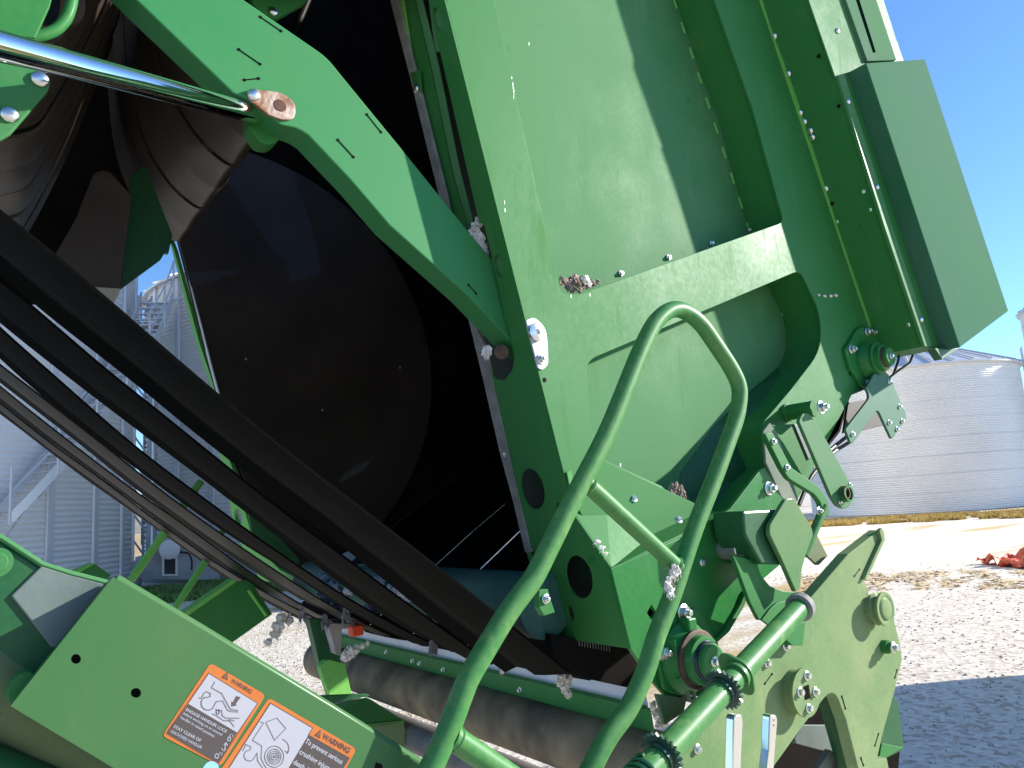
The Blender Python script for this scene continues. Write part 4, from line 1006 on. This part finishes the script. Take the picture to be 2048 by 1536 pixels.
# ---- handler beam with warning labels (bottom left)
YB = 1.10
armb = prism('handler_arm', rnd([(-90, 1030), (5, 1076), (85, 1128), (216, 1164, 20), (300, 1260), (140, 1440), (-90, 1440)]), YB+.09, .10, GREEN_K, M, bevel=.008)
prism('inner_web', rnd([(84, 1131), (141, 1149), (214, 1168), (205, 1186), (122, 1292), (104, 1296, 5), (22, 1192, 5)]), YB+.085, .006, GREYP, M, bevel=.002)
tube('arm_top_bead', [P(x, y, YB+.088) for x, y in ((-60, 1045), (5, 1077), (85, 1129), (141, 1147), (216, 1166))], .004, GREEN_D, M, n=8)
lathe('arm_boss', P(-8, 1125, YB+.09), Vector((0, -1, 0)), [(0, .019), (.006, .019), (.006, .013), (.008, .012)], GREEN_D, M, n=28)
tube('frame_tube', [P(-160, 1240, YB+.16), P(420, 1640, YB+.16)], .075, OLIVE, M, n=36)
tube('lower_tube', [P(-160, 1490, YB+.10), P(240, 1640, YB+.10)], .03, GREEN_K, M, n=24)
prism('end_plug', ell(45, 1380, 26, 40, 20, 35), YB+.03, .03, GREEN, M)
beam = prism('handler_beam', [(226, 1154), (400, 1257), (655, 1411), (850, 1531), (900, 1610), (400, 1640), (21, 1412)], YB, .012, paint('beam_paint', .40, base=(.014, .115, .028), dustcol=(.085, .155, .06), rough=.5, scuff=.35, coat=.2), M,
             [ell(152, 1318, 10, 10, 18), ell(272, 1386, 10.5, 10, 18)], bevel=0)
tube('beam_edge', [P(x, y, YB+.010) for x, y in ((229, 1160), (400, 1261), (655, 1415), (850, 1535), (900, 1614))], .0085, beam.data.materials[0], beam, n=14)
prism('beam_web', [(228, 1166), (400, 1266), (655, 1420), (848, 1537), (890, 1610), (400, 1640), (36, 1414)], YB+.012, .07, GREEN_K, M, bevel=.004)
for x, y in ((152, 1318), (272, 1386)): lathe('bolt_hole', P(x+.6, y, YB+.0095), Vector((0, -1, 0)), [(0, .0085), (.001, .0085)], BLACK, beam, n=18)
prism('beam_slot', [(752, 1525), (764, 1529), (772, 1560), (745, 1560)], YB-.001, .001, BLACK, beam, bevel=0)

# warning labels: flat print on the beam
def Z4(x, y, lift=0): return P(300+x*.20508, 1300+y*.20508, YB-lift)
def flat(name, pts, lift, mat, parent, holes=()):
    return prism3(name, [Z4(x, y, lift) for x, y in pts], Vector((0, .00018, 0)), mat, parent, [[Z4(x, y, lift) for x, y in h] for h in holes], bevel=0)
def rline(pts, w=7, close=False):
    out = []; pts = [Vector(p) for p in pts]
    return pts
def strokes(name, lines, w, lift, mat, parent):
    vs, fs = [], []
    for ln in lines:
        for a, b in zip(ln, ln[1:]):
            a, b = Vector(a), Vector(b); d = (b-a).normalized(); n = Vector((-d.y, d.x))*w/2; a = a-d*w*.35; b = b+d*w*.35
            o = len(vs); vs += [Z4(*(a+n), lift), Z4(*(b+n), lift), Z4(*(b-n), lift), Z4(*(a-n), lift)]; fs.append((o, o+1, o+2, o+3))
    mesh_obj(name, vs, fs, mat, parent)
def arcp(cx, cy, r, a0, a1, n=18, ry=None):
    return [(cx+r*cos(radians(a0+(a1-a0)*k/n)), cy+(ry or r)*sin(radians(a0+(a1-a0)*k/n))) for k in range(n+1)]
def text(s, S, Epx, H, lift, mat, parent, bold=.0):
    cu = D.curves.new('lettering', 'FONT'); cu.body = s; cu.size = 1; cu.offset = bold; cu.resolution_u = 3
    to = D.objects.new('tmp', cu); COL.objects.link(to)
    dg = bpy.context.evaluated_depsgraph_get(); me = D.meshes.new_from_object(to.evaluated_get(dg))
    D.objects.remove(to)
    xs = [v.co.x for v in me.vertices]; x0, x1 = min(xs), max(xs)
    cap = .70
    S, E_, H = Vector(S), Vector(Epx), Vector(H)
    vs = []
    for v in me.vertices:
        q = S + (E_-S)*((v.co.x-x0)/(x1-x0)) + H*(v.co.y/cap); vs.append(Z4(q.x, q.y, lift))
    fs = [tuple(p.vertices) for p in me.polygons]
    D.meshes.remove(me)
    mesh_obj('lettering', vs, fs, mat, parent)
L1 = flat('warning_label', rnd([(590, 125, 50), (1130, 440, 50), (690, 1135, 50), (118, 838, 50)]), .0006, ORANGE, M)
L1['label'] = 'orange bordered warning label about the handler lock'
flat('white_panel', [(575, 230), (1045, 520), (850, 805), (375, 525)], .0009, LWHITE, L1)
flat('dark_panel', rnd([(372, 528), (848, 808), (668, 1102, 20), (165, 812, 20)]), .0009, LDARK, L1)
strokes('panel_outline', [[(573, 226), (1049, 519), (668, 1108), (160, 814), (573, 226)]], 5, .0011, INK, L1)
strokes('pictogram', [[(632, 312), (600, 368), (700, 425), (765, 545), (790, 580), (858, 590)], [(858, 604), (785, 600), (755, 585), (708, 495), (645, 505)],
    [(480, 468), (500, 470), (528, 420), (550, 405), (590, 425), (585, 455), (550, 465)]+arcp(565, 520, 66, -115, -320, 18)+[(645, 505)],
    [(610, 622), (650, 640), (720, 690), (775, 690), (820, 745)], [(640, 580), (700, 590), (705, 640), (740, 665), (870, 665)], arcp(662, 605, 16, 0, 360, 14, 20), [(740, 690), (775, 680), (820, 690)]], 10, .0012, INKG, L1)
flat('arrow', [(840, 450), (885, 460), (835, 530), (850, 540), (795, 552), (795, 500), (810, 510)], .0012, INK, L1)
flat('warning_triangle', [(757, 215), (757, 292), (698, 265)], .0011, INK, L1)
strokes('warning_mark', [[(745, 238), (732, 262)], [(728, 270), (726, 274)]], 6, .0014, ORANGE, L1)
Hd = lambda k: (k*.46, -k*.89)
text('WARNING', (788, 312), (985, 428), (20, -38), .0012, INK, L1, .01)
text('ENGAGE HANDLER LOCK', (346, 590), (745, 812), (15, -26), .0012, LWHITE, L1, .02)
text('before working on or around', (320, 626), (697, 838), (14, -24), .0012, LWHITE, L1, .012)
text('handler in raised position.', (294, 664), (628, 858), (14, -24), .0012, LWHITE, L1, .012)
text('STAY CLEAR OF', (226, 756), (488, 898), (15, -27), .0012, LWHITE, L1, .02)
text('UNLOCKED HANDLER', (196, 800), (500, 966), (14, -25), .0012, LWHITE, L1, .012)
strokes('lock_symbols', [[(765, 850), (790, 860), (775, 890), (752, 878), (765, 850)], arcp(793, 838, 16, 130, 380, 10), [(725, 985), (740, 900)], [(722, 925), (740, 900), (755, 930)], [(700, 960), (715, 985), (738, 968)], [(645, 1010), (672, 1022), (658, 1058), (630, 1045), (645, 1010)], arcp(688, 1015, 14, 150, 400, 10)], 8, .0012, LWHITE, L1)
L2 = flat('warning_label', rnd([(1160, 465, 50), (2015, 965, 50), (1770, 1420), (520, 1420)]), .0006, ORANGE, M)
L2['label'] = 'wider orange bordered warning label about crushing injury'
flat('white_panel', [(1178, 522), (1585, 762), (1190, 1420), (600, 1420)], .0009, LWHITE, L2)
flat('dark_panel', [(1548, 830), (1942, 1055), (1720, 1420), (1194, 1420)], .0010, LDARK, L2)
strokes('panel_outline', [[(600, 1420), (1175, 517), (1588, 760), (1545, 828), (1946, 1053), (1722, 1420)]], 6, .0012, INK, L2)
strokes('pictogram', [[(1130, 705), (1165, 690), (1240, 665), (1325, 765), (1215, 880), (1130, 705)], [(1078, 700), (1108, 712), (1000, 880), (1090, 935), (1085, 1060), (1120, 1130), (1150, 1165)],
    [(905, 985), (925, 950), (935, 920), (985, 945), (975, 975), (940, 985)]+arcp(970, 1030, 52, -130, -330, 16)+[(1045, 1005), (1050, 1080), (1100, 1150)], arcp(1260, 960, 95, -70, 30, 12), [(1318, 985), (1340, 1005), (1350, 975)]] +
    [arcp(1212, 1040, r, 0, 360, 30, r*1.12) for r in (10, 30, 48, 66, 92)], 8, .0012, INKG, L2)
flat('warning_triangle', [(1665, 778), (1660, 862), (1603, 830)], .0011, INK, L2)
strokes('warning_mark', [[(1652, 802), (1640, 830)], [(1636, 838), (1634, 842)]], 6, .0014, ORANGE, L2)
text('WARNING', (1675, 858), (1935, 1008), (27, -48), .0012, INK, L2, .02)
text('To prevent serious', (1508, 905), (1865, 1115), (24, -44), .0013, LWHITE, L2, .02)
text('crushing injury or', (1450, 1008), (1810, 1218), (24, -44), .0013, LWHITE, L2, .02)
text('death, keep away', (1392, 1108), (1720, 1300), (24, -44), .0013, LWHITE, L2, .02)
lathe('blue_disc', P(420, 1540, YB), Vector((0, -1, 0)), [(0, .011), (.001, .0105)], simple('blue_sticker', (.25, .50, .72), .4), beam, n=24)

# ================================================================== cotton tufts and debris (rest on the machine)
def blob(c, r, seed, flat_=1, stretch=(1, 1, 1)):
    import bmesh
    bm = bmesh.new(); bmesh.ops.create_icosphere(bm, subdivisions=3, radius=1)
    vs = []
    for v in bm.verts:
        n = v.co.normalized(); s = 1+.75*noise.noise(n*1.9+Vector((seed, 0, 0)))+.5*noise.noise(n*4.5+Vector((0, seed, 0)))+.25*noise.noise(n*11+Vector((0, 0, seed)))
        vs.append(c+Vector((n.x*stretch[0], n.y*stretch[1], n.z*stretch[2]))*r*s)
    fs = [tuple(v.index for v in f.verts) for f in bm.faces]; bm.free(); return vs, fs
def wisp(p, d, n=6, L=.02, seed=0):
    out = []; rr = random.Random(seed)
    for i in range(n):
        q = [p]; v = d.normalized()+Vector((rr.gauss(0, .6), rr.gauss(0, .6), rr.gauss(0, .6)))
        for k in range(5):
            v = v.normalized()+Vector((rr.gauss(0, .35), rr.gauss(0, .35), rr.gauss(0, .35)-.1)); q.append(q[-1]+v.normalized()*L/9)
        out.append(sweep(q, .00035, 3))
    return out
def tuft(name, spots, Y, mat, label, cat='cotton tuft', st=(1, .6, 1.15), wn=5, wl=.03):
    parts = []
    for i, (x, y, r) in enumerate(spots):
        c = P(x, y, Y); parts.append(blob(c, r, x*.13+i, stretch=st)); parts += wisp(c, Vector((0, -.3, -1)), wn, wl, i+int(x))
    o = join_mesh(name, parts, mat, None, smooth=True); setp(o, label, cat, 'cotton tufts caught on the harvester' if mat is COTTON else None)
    return o
tuft('cotton_tuft', [(957, 446, .011), (950, 458, .012), (945, 470, .012), (960, 476, .014), (955, 490, .013), (968, 500, .013), (965, 488, .010), (972, 515, .010), (949, 483, .011)], YA+.02, COTTON, 'grey white lint wedged between the lift arm and the gate edge')
tuft('cotton_tuft', [(975, 702, .012), (973, 712, .008)], YA+.03, COTTON, 'small white boll stuck under the end of the lift arm')
tuft('debris_pile', [(1126, 562, .012), (1138, 570, .014), (1150, 560, .014), (1162, 566, .015), (1174, 568, .011), (1185, 566, .009), (1145, 578, .010), (1158, 578, .008), (1196, 563, .006)], YG+.03, TRASH, 'brown leaf trash heaped in the corner of the upper gate window', 'plant debris', wn=10)
tuft('cotton_tuft', [(1171, 559, .010), (1178, 567, .008)], YG+.005, COTTON, 'white lint on the brown trash in the window corner')
tuft('debris_pile', [(1345, 978, .012), (1360, 984, .014), (1352, 972, .009), (1368, 990, .009)], YG+.06, TRASH, 'dark dry debris on the lower window floor behind the rail', 'plant debris', wn=14)
tuft('cotton_tuft', [(1352, 1141, .009), (1345, 1148, .007), (1338, 1160, .006), (1336, 1172, .008), (1340, 1182, .009), (1347, 1136, .006)], YR_-.018, COTTON, 'torn white lint hanging at the lower joint of the hand rail crossbar', wn=10, wl=.035)
tuft('cotton_tuft', [(1122, 1356, .012), (1134, 1362, .014), (1130, 1376, .012), (1136, 1388, .010), (1118, 1366, .008)], 1.66, COTTON, 'lint clump hanging from the pale strip between the rail tubes')
tuft('cotton_tuft', [(1006, 1315, .010), (1006, 1328, .012), (1004, 1342, .007)], 1.80, COTTON, 'thin lint tail hanging from the pale strip beside the left rail tube')
tuft('cotton_tuft', [(1313, 1428, .012), (1325, 1440, .014), (1318, 1448, .010), (1306, 1412, .010)], 1.44, COTTON, 'fuzzy lint ring round the near end of the conveyor')
tuft('cotton_tuft', [(562, 1235, .018), (556, 1252, .022), (550, 1268, .018), (578, 1240, .018), (536, 1285, .014)], 3.2, COTTON, 'bright lint hanging over the gravel under the far belts', wn=8, wl=.08)
tuft('cotton_tuft', [(690, 1312, .016), (700, 1306, .018), (712, 1300, .014), (725, 1292, .008), (735, 1286, .006)], 2.6, COTTON, 'white lint strip on the far end of the conveyor roller')
tuft('cotton_tuft', [(1638, 590, .005), (1650, 592, .0055), (1662, 592, .006), (1672, 591, .007)], YG-.003, COTTON, 'short white lint streak on the gate face near its edge', st=(1.6, .35, .7), wn=3, wl=.015)
tuft('cotton_tuft', [(1194, 1084, .009), (1204, 1095, .008), (1212, 1106, .006)], YN+.01, COTTON, 'flat lint smear on the roller housing lid', st=(1, .5, .5))
for i, (x, y, Y, n) in enumerate(((604, 1225, 2.8, 7), (650, 1238, 2.6, 7), (690, 1225, 2.5, 5), (865, 1290, 2.1, 6), (1600, 1600, 1.2, 0))):
    if n: tuft('debris_clump', [(x, y, .014), (x+6, y+10, .010), (x-4, y+12, .009)], Y, simple('grey_lint', (.07, .07, .07), .95, bump=.6, bscale=100, col2=(.22, .22, .22), vscale=50),
               'dirty grey fluff hanging under the belts, %s from the left' % ('first', 'second', 'third', 'fourth')[i], 'plant debris', wn=n, wl=.09, st=(.6, .5, 1.5))
# lint bed on the chamber roller
def lintbed():
    parts = []; rr = random.Random(5)
    for i in range(70):
        Y = rr.uniform(1.9, 2.9); a = rr.uniform(-.9, .5)
        c = Vector((rt.x-.088*cos(a), Y, rt.z+.088*sin(a)))
        parts.append(blob(c, rr.uniform(.010, .024), i, stretch=(.8, 1.2, .8)))
    o = join_mesh('lint_bed', parts, simple('blue_grey_lint', (.34, .36, .44), .95, bump=.6, bscale=90, col2=(.5, .5, .55), vscale=30), None, smooth=True)
    setp(o, 'crumpled grey lint lying along the chamber roller behind the belts', 'cotton lint')
lintbed()
# paint chips along the gate edge: scratches to bare metal
def scratches():
    rr = random.Random(11); vs, fs = [], []
    def q(x, y, w, h, Y):
        o = len(vs); a = [(x-w, y-h), (x+w, y-h*.8), (x+w*.8, y+h), (x-w*.7, y+h*.7)]
        for p in a: vs.append(P(p[0]+rr.uniform(-.4, .4), p[1]+rr.uniform(-.8, .8), Y))
        fs.append((o, o+1, o+2, o+3))
    for k in range(30):
        t = k/29; y = 5+190*t; x = 1010+18*t+rr.uniform(-1, 1); q(x, y, rr.uniform(.5, 1.4), rr.uniform(1.5, 5), YG+.1705 if x > 1000+38*(y/250) else YG-.0004)
    for x, y in ((1009, 405), (1010, 420), (1142, 593), (1180, 590), (1241, 1000-70), (1058, 88)): q(x, y, 1.2, 4, YG-.0004)
    mesh_obj('paint_scratches', vs, fs, simple('bare_metal', (.6, .68, .55), .5), side)
scratches()
print('OBJ', len(D.objects))
